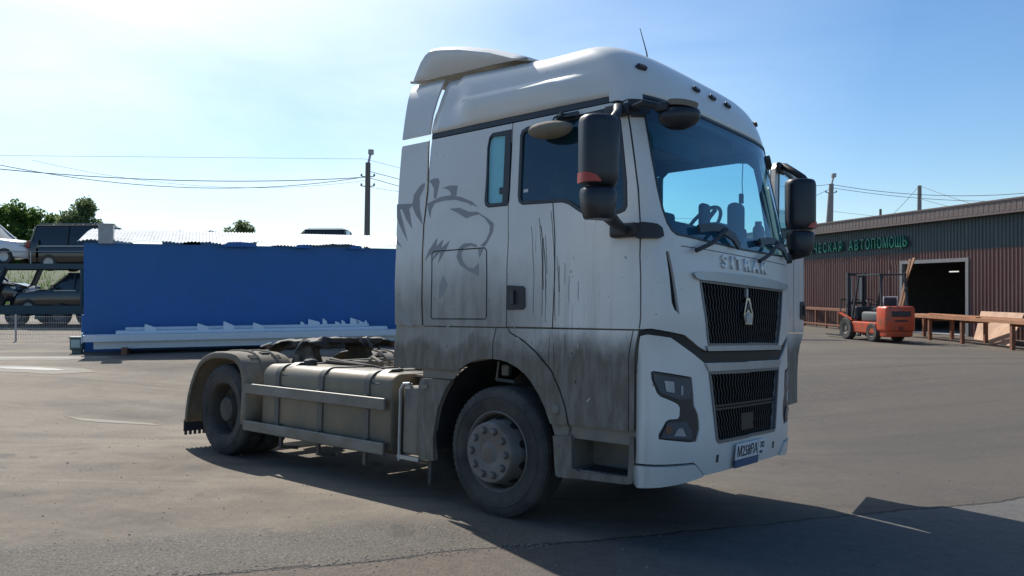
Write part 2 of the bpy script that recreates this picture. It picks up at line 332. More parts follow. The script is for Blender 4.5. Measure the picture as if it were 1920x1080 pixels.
def asphalt():
    m = bpy.data.materials.new('yard_asphalt'); m.use_nodes = True; nt = m.node_tree; b = nt.nodes['Principled BSDF']; L = nt.links
    def N(t, **k):
        n = nt.nodes.new(t)
        for a, c in k.items(): setattr(n, a, c)
        return n
    t = N('ShaderNodeTexCoord'); P = t.outputs['Object']
    def noise(scale, det=6, rough=.6, stretch=(1, 1, 1), rot=0, dist=0):
        mp_ = N('ShaderNodeMapping'); mp_.inputs['Scale'].default_value = stretch; mp_.inputs['Rotation'].default_value = (0, 0, rot); L.new(P, mp_.inputs[0])
        n = N('ShaderNodeTexNoise'); n.inputs['Scale'].default_value = scale; n.inputs['Detail'].default_value = det; n.inputs['Roughness'].default_value = rough; n.inputs['Distortion'].default_value = dist
        L.new(mp_.outputs[0], n.inputs['Vector']); return n.outputs['Fac']
    def rng(v, a, c, d=0., e=1.):
        n = N('ShaderNodeMapRange'); n.interpolation_type = 'SMOOTHSTEP'; L.new(v, n.inputs[0])
        n.inputs[1].default_value = a; n.inputs[2].default_value = c; n.inputs[3].default_value = d; n.inputs[4].default_value = e; return n.outputs[0]
    def mth(op, a, c=0., clamp=False):
        n = N('ShaderNodeMath', operation=op, use_clamp=clamp)
        for i, v in enumerate((a, c)):
            if isinstance(v, (int, float)): n.inputs[i].default_value = v
            else: L.new(v, n.inputs[i])
        return n.outputs[0]
    def mix(f, a, c):
        n = N('ShaderNodeMixRGB')
        if isinstance(f, (int, float)): n.inputs[0].default_value = f
        else: L.new(f, n.inputs[0])
        for i, v in ((1, a), (2, c)):
            if isinstance(v, tuple): n.inputs[i].default_value = (*v, 1)
            else: L.new(v, n.inputs[i])
        return n.outputs[0]
    sp = N('ShaderNodeSeparateXYZ'); L.new(P, sp.inputs[0]); X, Y, Z = sp.outputs
    big = noise(.16, 5, .6, (1, 1.6, 1)); med = noise(1.1, 6, .65); fine = noise(9, 5, .65); grit = noise(70, 3, .7); track = noise(.55, 5, .6, (.16, 2.2, 1), R(-14), .6)
    dust = mix(rng(med, .3, .7), (.262, .217, .162), (.208, .172, .130))
    old = mix(rng(fine, .3, .7), (0.117, 0.097, 0.077), (0.083, 0.071, 0.059))
    dusty = mth('MULTIPLY', mth('ADD', rng(big, .40, .56, 0, .62), rng(med, .36, .64, 0, .38)), rng(X, 7, -3, .35, 1.15), True)  # dust patches; the left-to-right fall-off puts lens glare into the colour
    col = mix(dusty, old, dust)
    col = mix(mth('MULTIPLY', rng(track, .51, .64), .5), col, (0.068, 0.058, 0.049))
    col = mix(mth('MULTIPLY', rng(noise(.5, 5, .6, (.3, 1.6, 1), R(-9), .5), .6, .7), .45), col, (0.229, 0.188, 0.139))
    col = mix(mth('MULTIPLY', rng(noise(.42, 7, .68, (1, 1.5, 1), .4, .4), .50, .62), .38), col, (.098, .090, .080))
    col = mix(mth('MULTIPLY', rng(noise(3.2, 6, .7), .56, .72), .30), col, (.27, .235, .185))
    # joint between the old surface and the newer strip nearest the camera: y = seam(x)
    wob = mth('MULTIPLY', mth('SUBTRACT', noise(1.3, 4, .6), .5), .34)
    seam = mth('ADD', mth('ADD', mth('MULTIPLY', X, .40), 5.40), wob)
    below = rng(mth('SUBTRACT', seam, Y), -.015, .015)
    newer = mix(rng(fine, .3, .7), (0.141, 0.110, 0.086), (0.104, 0.084, 0.069))
    # coarse worn band just behind the joint
    wob2 = mth('ADD', mth('MULTIPLY', mth('SUBTRACT', noise(.7, 6, .65), .5), 1.3), mth('MULTIPLY', mth('SUBTRACT', noise(9, 4, .7), .5), .35))
    edge = mth('SUBTRACT', mth('ADD', mth('ADD', mth('MULTIPLY', X, .30), 6.28), wob2), Y)
    band = mth('MULTIPLY', rng(edge, -.25, .30), rng(X, .6, -.6))
    gritty = mix(rng(grit, .44, .62), (0.063, 0.056, 0.049), (0.163, 0.140, 0.114))
    peb = N('ShaderNodeTexVoronoi'); peb.inputs['Scale'].default_value = 34; L.new(P, peb.inputs['Vector']); pc = N('ShaderNodeSeparateXYZ'); L.new(peb.outputs['Color'], pc.inputs[0])
    pebm = mth('MULTIPLY', rng(peb.outputs['Distance'], .42, .30), 1.0)
    gritty = mix(pebm, gritty, mix(pc.outputs[2], (.040, .039, .037), (.19, .178, .155)))
    col = mix(mth('MULTIPLY', band, .85), col, gritty)
    bandh = mth('MULTIPLY', mth('MULTIPLY', pebm, band), 1.2)
    col = mix(mth('MULTIPLY', rng(X, .2, 4.5), mth('MULTIPLY', rng(Y, 26, 9), .68)), col, (.066, .060, .055))  # darkens the right side: lens vignette put into the ground colour
    warmnew = mix(rng(X, -.5, 1.2), newer, mix(rng(fine, .3, .7), (.118, .112, .106), (.092, .088, .086)))
    col = mix(below, col, warmnew)
    crack = rng(mth('ABSOLUTE', mth('SUBTRACT', seam, Y)), .035, .008)
    col = mix(mth('MULTIPLY', crack, .75), col, (0.026, 0.022, 0.020))
    mott = N('ShaderNodeTexVoronoi'); mott.inputs['Scale'].default_value = 95; L.new(P, mott.inputs['Vector']); mo = N('ShaderNodeSeparateXYZ'); L.new(mott.outputs['Color'], mo.inputs[0])
    col = mix(mth('MULTIPLY', rng(mo.outputs[0], .45, .95), .34), col, (.060, .055, .050))
    col = mix(rng(noise(1.7, 3, .5, (1, 1, 1), 1.1, .2), .70, .74, 0, .6), col, (.06, .055, .05))
    # aggregate: pale and dark grains
    vor = N('ShaderNodeTexVoronoi'); vor.inputs['Scale'].default_value = 55; L.new(P, vor.inputs['Vector'])
    gr = rng(vor.outputs['Distance'], .28, .12)
    vc = N('ShaderNodeSeparateXYZ'); L.new(vor.outputs['Color'], vc.inputs[0])
    col = mix(mth('MULTIPLY', gr, rng(vc.outputs[0], .80, .95, 0, .5)), col, (0.340, 0.294, 0.244))
    col = mix(mth('MULTIPLY', gr, rng(vc.outputs[1], .70, .95, 0, .5)), col, (0.041, 0.035, 0.031))
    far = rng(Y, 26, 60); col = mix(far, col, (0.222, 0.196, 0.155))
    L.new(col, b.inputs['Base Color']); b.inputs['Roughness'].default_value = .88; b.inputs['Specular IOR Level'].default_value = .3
    h = mth('ADD', mth('ADD', mth('MULTIPLY', grit, .5), bandh), mth('ADD', mth('MULTIPLY', fine, .5), mth('MULTIPLY', crack, -1.6)))
    bp = N('ShaderNodeBump'); bp.inputs['Strength'].default_value = .55; bp.inputs['Distance'].default_value = .012; L.new(h, bp.inputs['Height']); L.new(bp.outputs[0], b.inputs['Normal'])
    MATS['yard_asphalt'] = m
asphalt()
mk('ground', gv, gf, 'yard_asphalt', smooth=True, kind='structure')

# ------------------------------------------------------------------ the cab skin: a surface S(s, z); s runs in metres from the right side round the nose to the left side
NN = 3.8; DD = .34
ZK = [.30, .45, .65, 1.2, 1.9, 2.2, 2.7, 3.2, 3.33, 3.45, 3.56, 3.64, 3.70, 3.735, 3.75]
XF = [1.53, 1.565, 1.585, 1.58, 1.56, 1.535, 1.435, 1.33, 1.295, 1.245, 1.17, 1.08, .95, .78, .55]
HW = [1.20, 1.22, 1.22, 1.22, 1.22, 1.22, 1.215, 1.205, 1.195, 1.175, 1.145, 1.10, 1.02, .90, .72]
def _tab():
    th = np.linspace(0, np.pi, 4001); cc = np.cos(th); ss = np.sin(th)
    x = DD * np.abs(ss) ** (2 / NN); y = -1.22 * np.sign(cc) * np.abs(cc) ** (2 / NN)
    return np.concatenate([[0], np.cumsum(np.hypot(np.diff(x), np.diff(y)))]), x / DD, y / 1.22
TL, TX, TY = _tab(); LT = float(TL[-1]); MID = LT / 2
def _prof(vals):
    zz = np.linspace(ZK[0], ZK[-1], 400); v = np.interp(zz, ZK, vals); vp = np.pad(v, 6, mode='edge')
    vp[:6] = 2 * v[0] - v[1:7][::-1]; vp[-6:] = 2 * v[-1] - v[-7:-1][::-1]
    return zz, np.convolve(vp, np.ones(13) / 13, 'valid')
ZZ, XFS = _prof(XF); _, HWS = _prof(HW)
def S(s, z):
    s = np.asarray(s, float); z = np.asarray(z, float)
    xf = np.interp(z, ZZ, XFS); hw = np.interp(z, ZZ, HWS); x0 = xf - DD; q = np.clip(s, 0, LT)
    x = x0 + DD * np.interp(q, TL, TX); y = hw * np.interp(q, TL, TY)
    yn = np.clip(np.abs(np.interp(q, TL, TY)), 0, 1); xr = x0 + DD * (1 - yn ** 2.7) ** (1 / 2.9); k = (1 - sstep(z, 1.36, 1.62)) * .8; x = x * (1 - k) + xr * k
    x = np.where(s < 0, x0 + s * (x0 + 2.0) / 3.24, x); x = np.where(s > LT, x0 - (s - LT) * (x0 + 2.0) / 3.24, x)
    w = np.clip((z - 3.3) / .45, 0, 1) * np.clip((.35 - x) / 1.1, 0, 1.2)
    return np.stack([x, y, z + .075 * w], -1)
def NRM(s, z, mp=S):
    e = .004; a = mp(s + e, z) - mp(s - e, z); b = mp(s, z + e) - mp(s, z - e); n = np.cross(a, b); return n / np.maximum(np.linalg.norm(n, axis=-1, keepdims=True), 1e-9)
def inside(px, py, poly):
    r = np.zeros(len(px), bool); n = len(poly)
    for i in range(n):
        x1, y1 = poly[i]; x2, y2 = poly[(i + 1) % n]
        if y1 == y2: continue
        c = ((y1 > py) != (y2 > py)) & (px < (x2 - x1) * (py - y1) / (y2 - y1) + x1); r ^= c
    return r
def area2(p): return sum(p[i][0] * p[(i + 1) % len(p)][1] - p[(i + 1) % len(p)][0] * p[i][1] for i in range(len(p)))
def inset(poly, d):
    p = [Vector(q) for q in poly]
    if area2(poly) < 0: p = p[::-1]
    out = []; n = len(p)
    for i in range(n):
        a = (p[i] - p[i - 1]).normalized(); b = (p[(i + 1) % n] - p[i]).normalized()
        na = Vector((-a.y, a.x)); nb = Vector((-b.y, b.x)); v = na + nb
        if v.length < .2: v = na
        v.normalize(); k = d / max(.45, v.dot(na)); out.append(tuple(p[i] + v * k))
    return out
def dens(poly, st):
    o = []
    for i in range(len(poly)):
        a = Vector(poly[i]); b = Vector(poly[(i + 1) % len(poly)]); k = max(1, math.ceil((b - a).length / st))
        o += [tuple(a.lerp(b, j / k)) for j in range(k)]
    return o
def mir(poly): return [(LT - s, z) for s, z in poly]
def sym(half):      # right half, listed from one end on the centre line to the other: add its mirror image
    return list(half) + [(LT - s, z) for s, z in reversed(half)]
def panel_geo(outline, holes=(), ds=.06, dz=.09, off=0., thick=.018, mp=S, gap=.003):
    loops = [inset(outline, gap) if gap else list(outline)] + [inset(h, -gap) if gap else list(h) for h in holes]
    st = min(ds, dz) * .9; loops = [dens(l, st) for l in loops]; pts = []; edges = []
    for l in loops:
        b = len(pts); pts += l; edges += [(b + i, b + (i + 1) % len(l)) for i in range(len(l))]
    nb = len(pts); A = np.array(pts); lo = A.min(0); hi = A.max(0)
    g = np.array([(x, y) for x in np.arange(lo[0] + ds * .5, hi[0], ds) for y in np.arange(lo[1] + dz * .5, hi[1], dz)])
    if len(g):
        k = inside(g[:, 0], g[:, 1], loops[0])
        for h in loops[1:]: k &= ~inside(g[:, 0], g[:, 1], h)
        g = g[k]
        if len(g):
            dm = np.min(np.hypot(g[:, None, 0] - A[None, :, 0], g[:, None, 1] - A[None, :, 1]), axis=1); g = g[dm > st * .45]
    allp = [Vector(p) for p in pts] + [Vector(p) for p in g]
    V2, E2, F2, *_ = delaunay_2d_cdt(allp, edges, [], 0, 1e-6)
    V2 = np.array([tuple(v) for v in V2]); F2 = np.array([f for f in F2 if len(f) == 3])
    c = V2[F2].mean(1); k = inside(c[:, 0], c[:, 1], loops[0])
    for h in loops[1:]: k &= ~inside(c[:, 0], c[:, 1], h)
    F2 = F2[k]; a = V2[F2]; cr = (a[:, 1, 0] - a[:, 0, 0]) * (a[:, 2, 1] - a[:, 0, 1]) - (a[:, 1, 1] - a[:, 0, 1]) * (a[:, 2, 0] - a[:, 0, 0])
    F2 = F2[np.abs(cr) > 1e-9]; cr = cr[np.abs(cr) > 1e-9]; F2[cr < 0] = F2[cr < 0][:, ::-1]
    P = mp(V2[:, 0], V2[:, 1]); Nn = NRM(V2[:, 0], V2[:, 1], mp); top = P + Nn * off
    V = list(map(tuple, top)); F = [tuple(f) for f in F2]
    if thick:
        bot = P + Nn * (off - thick); b0 = len(V); V += list(map(tuple, bot)); F += [tuple(int(i) + b0 for i in f[::-1]) for f in F2]
        cnt = {}
        for f in F2:
            for i in range(3):
                e = (int(f[i]), int(f[(i + 1) % 3])); cnt[e] = 1
        bnd = [e for e in cnt if (e[1], e[0]) not in cnt]
        for i, j in bnd:
            q = len(V); V += [tuple(top[i]), tuple(top[j]), tuple(bot[j]), tuple(bot[i])]; F.append((q, q + 3, q + 2, q + 1))
    return V, F
def panel(name, outline, m, parent, post=None, **k):
    lab = k.pop('label', None); V, F = panel_geo(outline, **k)
    if post: V = [post(v) for v in V]
    return mk(name, V, F, m, parent, smooth=True, label=lab)
def ribbon_geo(path, w, h=.004, off=.002, mp=S, closed=False, step=.05):
    p = dens(path, step) if closed else dens(path, step)
    if not closed:
        q = []
        for i in range(len(path) - 1):
            a = Vector(path[i]); b = Vector(path[i + 1]); k = max(1, math.ceil((b - a).length / step)); q += [tuple(a.lerp(b, j / k)) for j in range(k)]
        p = q + [path[-1]]
    A = np.array(p); n = len(A)
    d = np.roll(A, -1, 0) - np.roll(A, 1, 0)
    if not closed: d[0] = A[1] - A[0]; d[-1] = A[-1] - A[-2]
    d /= np.maximum(np.linalg.norm(d, axis=1, keepdims=True), 1e-9); nn = np.stack([-d[:, 1], d[:, 0]], 1)
    V = []
    for sgn, o in ((-1, off), (-1, off + h), (1, off + h), (1, off)):
        q = A + nn * sgn * w / 2; V.append(mp(q[:, 0], q[:, 1]) + NRM(q[:, 0], q[:, 1], mp) * o)
    V = np.stack(V, 1).reshape(-1, 3); F = []
    for i in range(n if closed else n - 1):
        j = (i + 1) % n; F += [(i * 4 + k, i * 4 + (k + 1) % 4, j * 4 + (k + 1) % 4, j * 4 + k) for k in range(4)]
    if not closed: F += [(0, 3, 2, 1), (n * 4 - 4, n * 4 - 3, n * 4 - 2, n * 4 - 1)]
    return [tuple(v) for v in V], F
def ribbon(name, paths, m, parent, w=.006, post=None, **k):
    b = MB()
    for p in paths:
        V, F = ribbon_geo(p, w, **k); b.add(V, F)
    if post: b.V = [post(v) for v in b.V]
    return b.build(name, m, parent, smooth=True)

truck = empty('tractor_truck', label='large dirty white tractor truck with a grey lion on its side, driver door open', cat='truck')
truck.matrix_world = TM

# outlines on the cab skin (right half; the left side is their mirror image)
SEAM_REAR = [(-.948, 3.153), (-1.048, 2.592), (-1.076, 2.464), (-1.124, 1.96), (-1.128, 1.512)]
SEAM_FRONT = [(.10, 1.508), (.108, 2.024), (.14, 2.34), (.156, 2.496), (.164, 2.712), (.172, 2.944), (.172, 3.08), (.136, 3.142), (.05, 3.155)]
DOOR = SEAM_REAR + SEAM_FRONT
DOORWIN = [(-.80, 3.095), (-.855, 3.075), (-.88, 3.04), (-.964, 2.548), (-.957, 2.50), (-.925, 2.478), (-.608, 2.466), (-.52, 2.462), (-.46, 2.44), (-.392, 2.392), (-.33, 2.352), (-.26, 2.338), (-.172, 2.336), (-.02, 2.334), (.03, 2.348), (.056, 2.38), (.084, 2.56), (.10, 2.788), (.112, 3.004), (.104, 3.075), (.072, 3.112), (.012, 3.118), (-.352, 3.108)]
SMALLWIN = [(-1.195, 3.10), (-.972, 3.10), (-1.052, 2.60), (-1.084, 2.485), (-1.30, 2.488), (-1.332, 2.51), (-1.336, 2.55), (-1.304, 2.708), (-1.264, 2.988), (-1.232, 3.075)]
SLEEPER_REAR = [(-1.968, 3.153), (-1.99, 3.06), (-2.012, 2.924), (-2.048, 2.688), (-2.092, 2.392), (-2.112, 2.128), (-2.114, 1.736), (-2.10, 1.508)]
DOORLOW = [(-1.112, 1.503), (-1.088, 1.468), (-.948, 1.408), (-.82, 1.322), (-.676, 1.19), (-.592, 1.042), (-.54, .918), (-.512, .796), (.002, .796), (.004, 1.308), (.036, 1.42), (.052, 1.503)]
CORNERSTRIP = [(.058, 1.503), (.10, 1.503), (.079, 1.324), (.073, .804), (.010, .796), (.012, 1.306), (.044, 1.418)]
FENDER = [(-1.238, 1.503), (-1.118, 1.503), (-1.095, 1.464), (-.955, 1.400), (-.828, 1.314), (-.684, 1.184), (-.600, 1.038), (-.548, .914), (-.520, .790), (-.688, .786), (-.74, .90), (-.80, .995), (-.872, 1.085), (-.94, 1.145), (-1.02, 1.192), (-1.116, 1.228), (-1.19, 1.243), (-1.272, 1.248), (-1.272, 1.376)]
SLEEPLOW = [(-2.098, 1.503), (-1.244, 1.503), (-1.278, 1.376), (-1.278, 1.248), (-1.36, 1.247), (-1.44, 1.236), (-1.52, 1.215), (-1.60, 1.178), (-1.66, 1.14), (-2.146, 1.136), (-2.124, 1.336)]
REARLEG = [(-2.12, 1.052), (-1.745, 1.052), (-1.80, .985), (-1.85, .905), (-1.90, .80), (-1.93, .68), (-1.942, .556), (-1.93, .352), (-2.124, .344), (-2.146, .984)]
STEP = [(-.664, .704), (-.568, .716), (-.308, .748), (.024, .764), (.070, .764), (.094, .46), (.085, .438), (.028, .428), (-.312, .416), (-.585, .398), (-.612, .41), (-.636, .524)]
STEPREC = [(-.49, .722), (-.308, .742), (.014, .758), (.026, .485), (-.40, .468), (-.462, .49)]
FRONTUP = sym([(MID, 1.362), (.735, 1.362), (.648, 1.392), (.48, 1.474), (.192, 1.514), (.106, 1.508), (.114, 2.024), (.146, 2.34), (.162, 2.496), (.170, 2.712), (.178, 2.944), (.178, 3.085), (.150, 3.145), (.20, 3.166), (.300, 3.166), (.300, 2.736), (.304, 2.516), (.316, 2.364), (.34, 2.26), (.37, 2.21), (.42, 2.184), (.78, 2.168), (MID, 2.158)])
GRILLE_UP = sym([(MID, 1.404), (.778, 1.404), (.765, 1.42), (.652, 1.872), (MID, 1.872)])
WIND = sym([(MID, 2.164), (.78, 2.174), (.424, 2.190), (.378, 2.214), (.346, 2.262), (.322, 2.366), (.310, 2.516), (.306, 2.736), (.306, 3.196), (MID, 3.196)])
BUMPER = sym([(MID, 1.278), (.716, 1.278), (.584, 1.346), (.524, 1.374), (.352, 1.458), (.168, 1.478), (.118, 1.465), (.110, 1.30), (.094, 1.224), (.092, .586), (.595, .572), (.66, .53), (.742, .462), (1.14, .466), (MID, .470)])
GRILLE_LOW = sym([(MID, .690), (.905, .690), (.875, .715), (.79, 1.14), (.772, 1.208), (MID, 1.208)])
LIP = [(.088, .576), (.092, .50), (.104, .445), (.132, .420), (.28, .426), (.492, .438), (.648, .452), (.728, .462), (.655, .525), (.592, .564)]
HEADL = [(.208, 1.215), (.225, 1.222), (.56, 1.176), (.575, 1.08), (.588, .972), (.632, .91), (.645, .86), (.648, .80), (.612, .724), (.54, .724), (.262, .760), (.262, .79), (.316, .876), (.345, .888), (.418, .888), (.436, .91), (.440, .968), (.42, .995), (.384, 1.012), (.275, 1.052), (.250, 1.075), (.212, 1.165)]
SLIT = [(.306, 2.056), (.326, 2.055), (.345, 1.97), (.408, 1.622), (.362, 1.655), (.340, 1.70)]

# roof shell
def roof():
    zs = [3.208, 3.26, 3.32, 3.37, 3.40, 3.425, 3.45, 3.475, 3.51, 3.55, 3.59, 3.625, 3.655, 3.68, 3.70, 3.72, 3.735, 3.746, 3.75]
    u = np.concatenate([np.linspace(0, 1, 26)[:-1] * .0 + 0, []])
    V = []; F = []; ns = 0; side_only = False
    for z in zs:
        s0 = float(np.interp(z, [3.2, 3.364, 3.492, 3.564, 3.688, 3.75], [-1.975, -1.94, -1.876, -1.828, -1.776, -1.72]))
        side = np.linspace(s0, 0, 22)[:-1]; nose = np.linspace(0, LT, 90); ss = np.concatenate([side, nose, LT - side[::-1]])
        P = S(ss, np.full(len(ss), z)); Nn = NRM(ss, np.full(len(ss), z))
        sd = np.minimum(ss, LT - ss); win = sstep(sd, -1.62, -1.50) * (1 - sstep(sd, -.55, .05))
        out_ = .048 * float(sstep(z, 3.21, 3.37) * (1 - sstep(z, 3.395, 3.45)))
        P = P + Nn * (out_ * win)[:, None] - Nn * (.028 * (1 - sstep(sd, -1.60, -1.54)) * float(sstep(z, 3.25, 3.45)))[:, None]
        if side_only: pass
        V += list(map(tuple, P)); ns = len(ss)
    for i in range(len(zs) - 1): F += [(i * ns + k, i * ns + k + 1, (i + 1) * ns + k + 1, (i + 1) * ns + k) for k in range(ns - 1)]
    top = (len(zs) - 1) * ns; h = ns // 2; W = 10; rows = []
    for k in range(h):
        a = np.array(V[top + k]); b = np.array(V[top + ns - 1 - k]); r = [top + k]
        for j in range(1, W):
            t = j / W; p = a * (1 - t) + b * t; p = p + np.array([0, 0, .03 * 4 * t * (1 - t) * min(1, abs(b[1] - a[1]) / 1.2)]); r.append(len(V)); V.append(tuple(p))
        r.append(top + ns - 1 - k); rows.append(r)
    for k in range(h - 1):
        F += [(rows[k][j], rows[k + 1][j], rows[k + 1][j + 1], rows[k][j + 1]) for j in range(W)]
    b = MB(); b.add(V, F); o = b.build('roof', PAINT, truck, smooth=True)
    sm = o.modifiers.new('shell', 'SOLIDIFY'); sm.thickness = .02; sm.offset = -1
    return o
roof()

# skin panels, both sides
door_R = None
HINGE = Vector((1.30, 1.215, 0)); DOOR_A = R(-81.5)
_c, _sn = math.cos(DOOR_A), math.sin(DOOR_A)
def swing(v):
    x = v[0] - HINGE.x; y = v[1] - HINGE.y; return (HINGE.x + x * _c - y * _sn, HINGE.y + x * _sn + y * _c, v[2])
for side in (0, 1):
    f = (lambda p: p) if side == 0 else mir
    sleeper = [(-.955, 3.153), (-1.052, 2.600), (-1.08, 2.464), (-1.130, 1.96), (-1.134, 1.508)]
    side_outline = SLEEPER_REAR + sleeper[::-1]
    sp_ = panel('side_panel', f(side_outline), PAINT, truck, holes=[f(SMALLWIN)])
    panel('window_frame', f(SMALLWIN), 'dark_trim', sp_, holes=[f([(-1.200, 3.072), (-1.046, 3.064), (-1.120, 2.60), (-1.138, 2.515), (-1.288, 2.518), (-1.304, 2.54), (-1.252, 2.984), (-1.228, 3.05)])], off=.006, gap=.002)
    panel('window_glass', f(inset(SMALLWIN, .02)), 'clear_glass', sp_, off=-.006, thick=.004)
    panel('curtain', f(inset(SMALLWIN, .006)), 'curtain', sp_, off=-.018, thick=.003)
    ribbon('hatch_seam', [f([(-1.996, 2.13), (-1.975, 2.156), (-1.365, 2.156), (-1.344, 2.13), (-1.348, 1.59), (-1.36, 1.572), (-1.985, 1.570), (-2.0, 1.59)])], 'seam_dark', sp_, w=.009, closed=True, h=.002, off=.0005)
    panel('side_skirt', f(SLEEPLOW), PAINT, truck)
    panel('fender', f(FENDER), PAINT, truck, thick=.03)
    panel('corner_strip', f(CORNERSTRIP), PAINT, truck)
    panel('fender_leg', f(REARLEG), PAINT, truck, thick=.05)
    panel('step_panel', f(STEP), PAINT, truck, holes=[f(STEPREC)], thick=.04)
    panel('bumper_lip', f(LIP), PAINT, truck, thick=.05, off=.012)
    panel('rail_strip', f([(-1.962, 3.204), (.052, 3.206), (.052, 3.160), (-1.972, 3.160)]), 'dark_trim', truck, off=-.004, gap=.001)
    panel('corner_cap', f([(.056, 3.206), (.064, 3.24), (.184, 3.244), (.308, 3.238), (.304, 3.170), (.192, 3.166), (.150, 3.152), (.12, 3.163), (.052, 3.160)]), PAINT, truck, off=.008, gap=.0)
    # fairings behind the cab
    panel('side_fairing', f([(-2.02, 3.148), (-2.055, 2.69), (-2.102, 2.39), (-2.122, 2.13), (-2.125, 1.736), (-2.108, 1.512), (-2.475, 1.512), (-2.49, 1.9), (-2.47, 2.4), (-2.43, 2.9), (-2.40, 3.13), (-2.385, 3.148)]), PAINT, truck)
    panel('lower_fairing', f([(-2.108, 1.502), (-2.134, 1.336), (-2.156, 1.13), (-2.50, 1.13), (-2.505, 1.3), (-2.475, 1.530), (-2.108, 1.530)]), PAINT, truck, off=-.022)
    panel('upper_fairing', f([(-2.0, 3.205), (-1.962, 3.364), (-1.90, 3.492), (-1.855, 3.564), (-1.80, 3.682), (-2.28, 3.682), (-2.33, 3.66), (-2.36, 3.45), (-2.395, 3.205)]), PAINT, truck)
    ribbon('lower_seam', [f([(-.668, 1.503), (-.612, 2.464)])], 'seam_dark', truck, w=.007, h=.002, off=.0005, post=swing if side else None)
    panel('reflector', f([(-2.10, 1.00), (-2.02, 1.005), (-2.02, .965), (-2.10, .96)]), 'grey_plastic_dusty', truck, off=.012)
    # step recess
    b = MB(); ym = -1 if side == 0 else 1
    def X_(s): return 1.235 + s
    b.box(X_(-.52), X_(.06), ym * .88, ym * .90, .44, .79); b.box(X_(-.52), X_(.06), ym * .90, ym * 1.195, .44, .475); b.box(X_(-.53), X_(-.50), ym * .90, ym * 1.19, .46, .79); b.box(X_(.04), X_(.07), ym * .90, ym * 1.18, .46, .79); b.box(X_(-.52), X_(.06), ym * .90, ym * 1.17, .762, .79)
    b.build('step_well', 'grey_plastic_dusty', truck)
    b = MB(); b.box(X_(-.17), X_(-.03), ym * .896, ym * .905, .52, .68); b.box(X_(-.165), X_(-.15), ym * .90, ym * .92, .52, .68); b.box(X_(-.17), X_(-.03), ym * .90, ym * .92, .675, .69); b.build('step_socket', 'dark_void', truck)
    b = MB()
    for k in range(9): b.box(X_(-.42 + k * .05), X_(-.395 + k * .05), ym * .96, ym * 1.17, .476, .482)
    b.build('step_tread', 'dark_trim', truck)
    # dark liners behind the gaps
    panel('inner_skirt', f([(-2.12, 1.52), (.10, 1.52), (.09, .70), (-.66, .70), (-.70, .80), (-.85, 1.09), (-1.0, 1.20), (-1.27, 1.26), (-1.6, 1.2), (-1.75, 1.06), (-2.12, 1.06)]), 'grey_plastic_dusty', truck, off=-.03, thick=.01, gap=0)
    cap = MB(); cx = -.628 + 1.24; cap.lathe([(0, ym * 1.238), (.028, ym * 1.236), (.036, ym * 1.228), (.038, ym * 1.21)], (cx, 0, .90), 'y', 20); cap.build('fender_plug', 'grey_plastic_dusty', truck, smooth=True)

# doors: right closed, left swung open
def build_door(side):
    f = (lambda p: p) if side == 0 else mir; post = None if side == 0 else swing
    d = panel('door', f(DOOR), PAINT, truck, holes=[f(DOORWIN)], post=post, thick=.05 if side else .03)
    panel('window_frame', f(DOORWIN), 'dark_trim', d, holes=[f(inset(DOORWIN, .028))], off=.004, gap=.001, post=post)
    panel('window_glass', f(inset(DOORWIN, .02)), 'door_glass', d, off=-.012, thick=.004, post=post)
    panel('door_skirt', f(DOORLOW if side == 0 else [(-1.112, 1.503), (-1.06, 1.45), (-.96, 1.38), (-.88, 1.28), (-.84, 1.1), (-.83, .796)] + DOORLOW[-4:]), PAINT, d, post=post)
    h = panel('door_handle', f([(-1.120, 1.842), (-.955, 1.832), (-.935, 1.815), (-.932, 1.67), (-.955, 1.648), (-1.120, 1.646)]), 'black_plastic', d, off=.010, gap=0, post=post)
    panel('handle_grip', f([(-1.07, 1.80), (-1.035, 1.80), (-1.035, 1.69), (-1.07, 1.69)]), 'dark_trim', h, off=.03, gap=0, post=post)
    if side:
        V, F = panel_geo(f(inset(DOOR, .03)), holes=[f(inset(DOORWIN, .0))], off=-.055, thick=.02); mk('door_card', [swing(v) for v in V], F, 'liner_fabric', d, smooth=True)
    return d
door_R = build_door(0); door_L = build_door(1)
# front skin
front = panel('front_panel', FRONTUP, PAINT, truck, holes=[GRILLE_UP, SLIT, mir(SLIT)], ds=.045, dz=.07, thick=.03)
for f in (lambda p: p, mir): panel('air_slot', f(inset(SLIT, -.004)), 'dark_void', front, off=-.025, thick=.004, gap=0, ds=.03)
bumper = panel('bumper', BUMPER, PAINT, truck, holes=[GRILLE_LOW, HEADL, mir(HEADL)], ds=.045, dz=.07, thick=.04)
panel('nose_backing', sym([(MID, .50), (.10, .50), (.104, 1.52), (.30, 1.52), (MID, 1.52)]), 'liner_dark', truck, off=-.075, thick=.01, gap=0, ds=.05)
panel('black_band', sym([(MID, 1.27), (.70, 1.27), (.58, 1.335), (.52, 1.365), (.35, 1.448), (.168, 1.468), (.118, 1.455), (.106, 1.50), (.192, 1.508), (.48, 1.468), (.648, 1.386), (.74, 1.355), (MID, 1.355)]), 'grille_black', truck, off=-.012, thick=.02, gap=0, ds=.045)
panel('windscreen', WIND, 'windscreen_glass', truck, ds=.05, dz=.06, off=-.004, thick=.006)
ribbon('windscreen_seal', [sym([(MID, 2.160), (.78, 2.170), (.420, 2.186), (.374, 2.210), (.342, 2.260), (.318, 2.364), (.306, 2.516), (.302, 2.736), (.302, 3.200)])], 'dark_trim', truck, w=.016, h=.006, off=-.002)
ribbon('visor_edge', [[(s, 3.20) for s in np.linspace(.31, LT - .31, 40)]], 'dark_trim', truck, w=.022, h=.010, off=-.006)
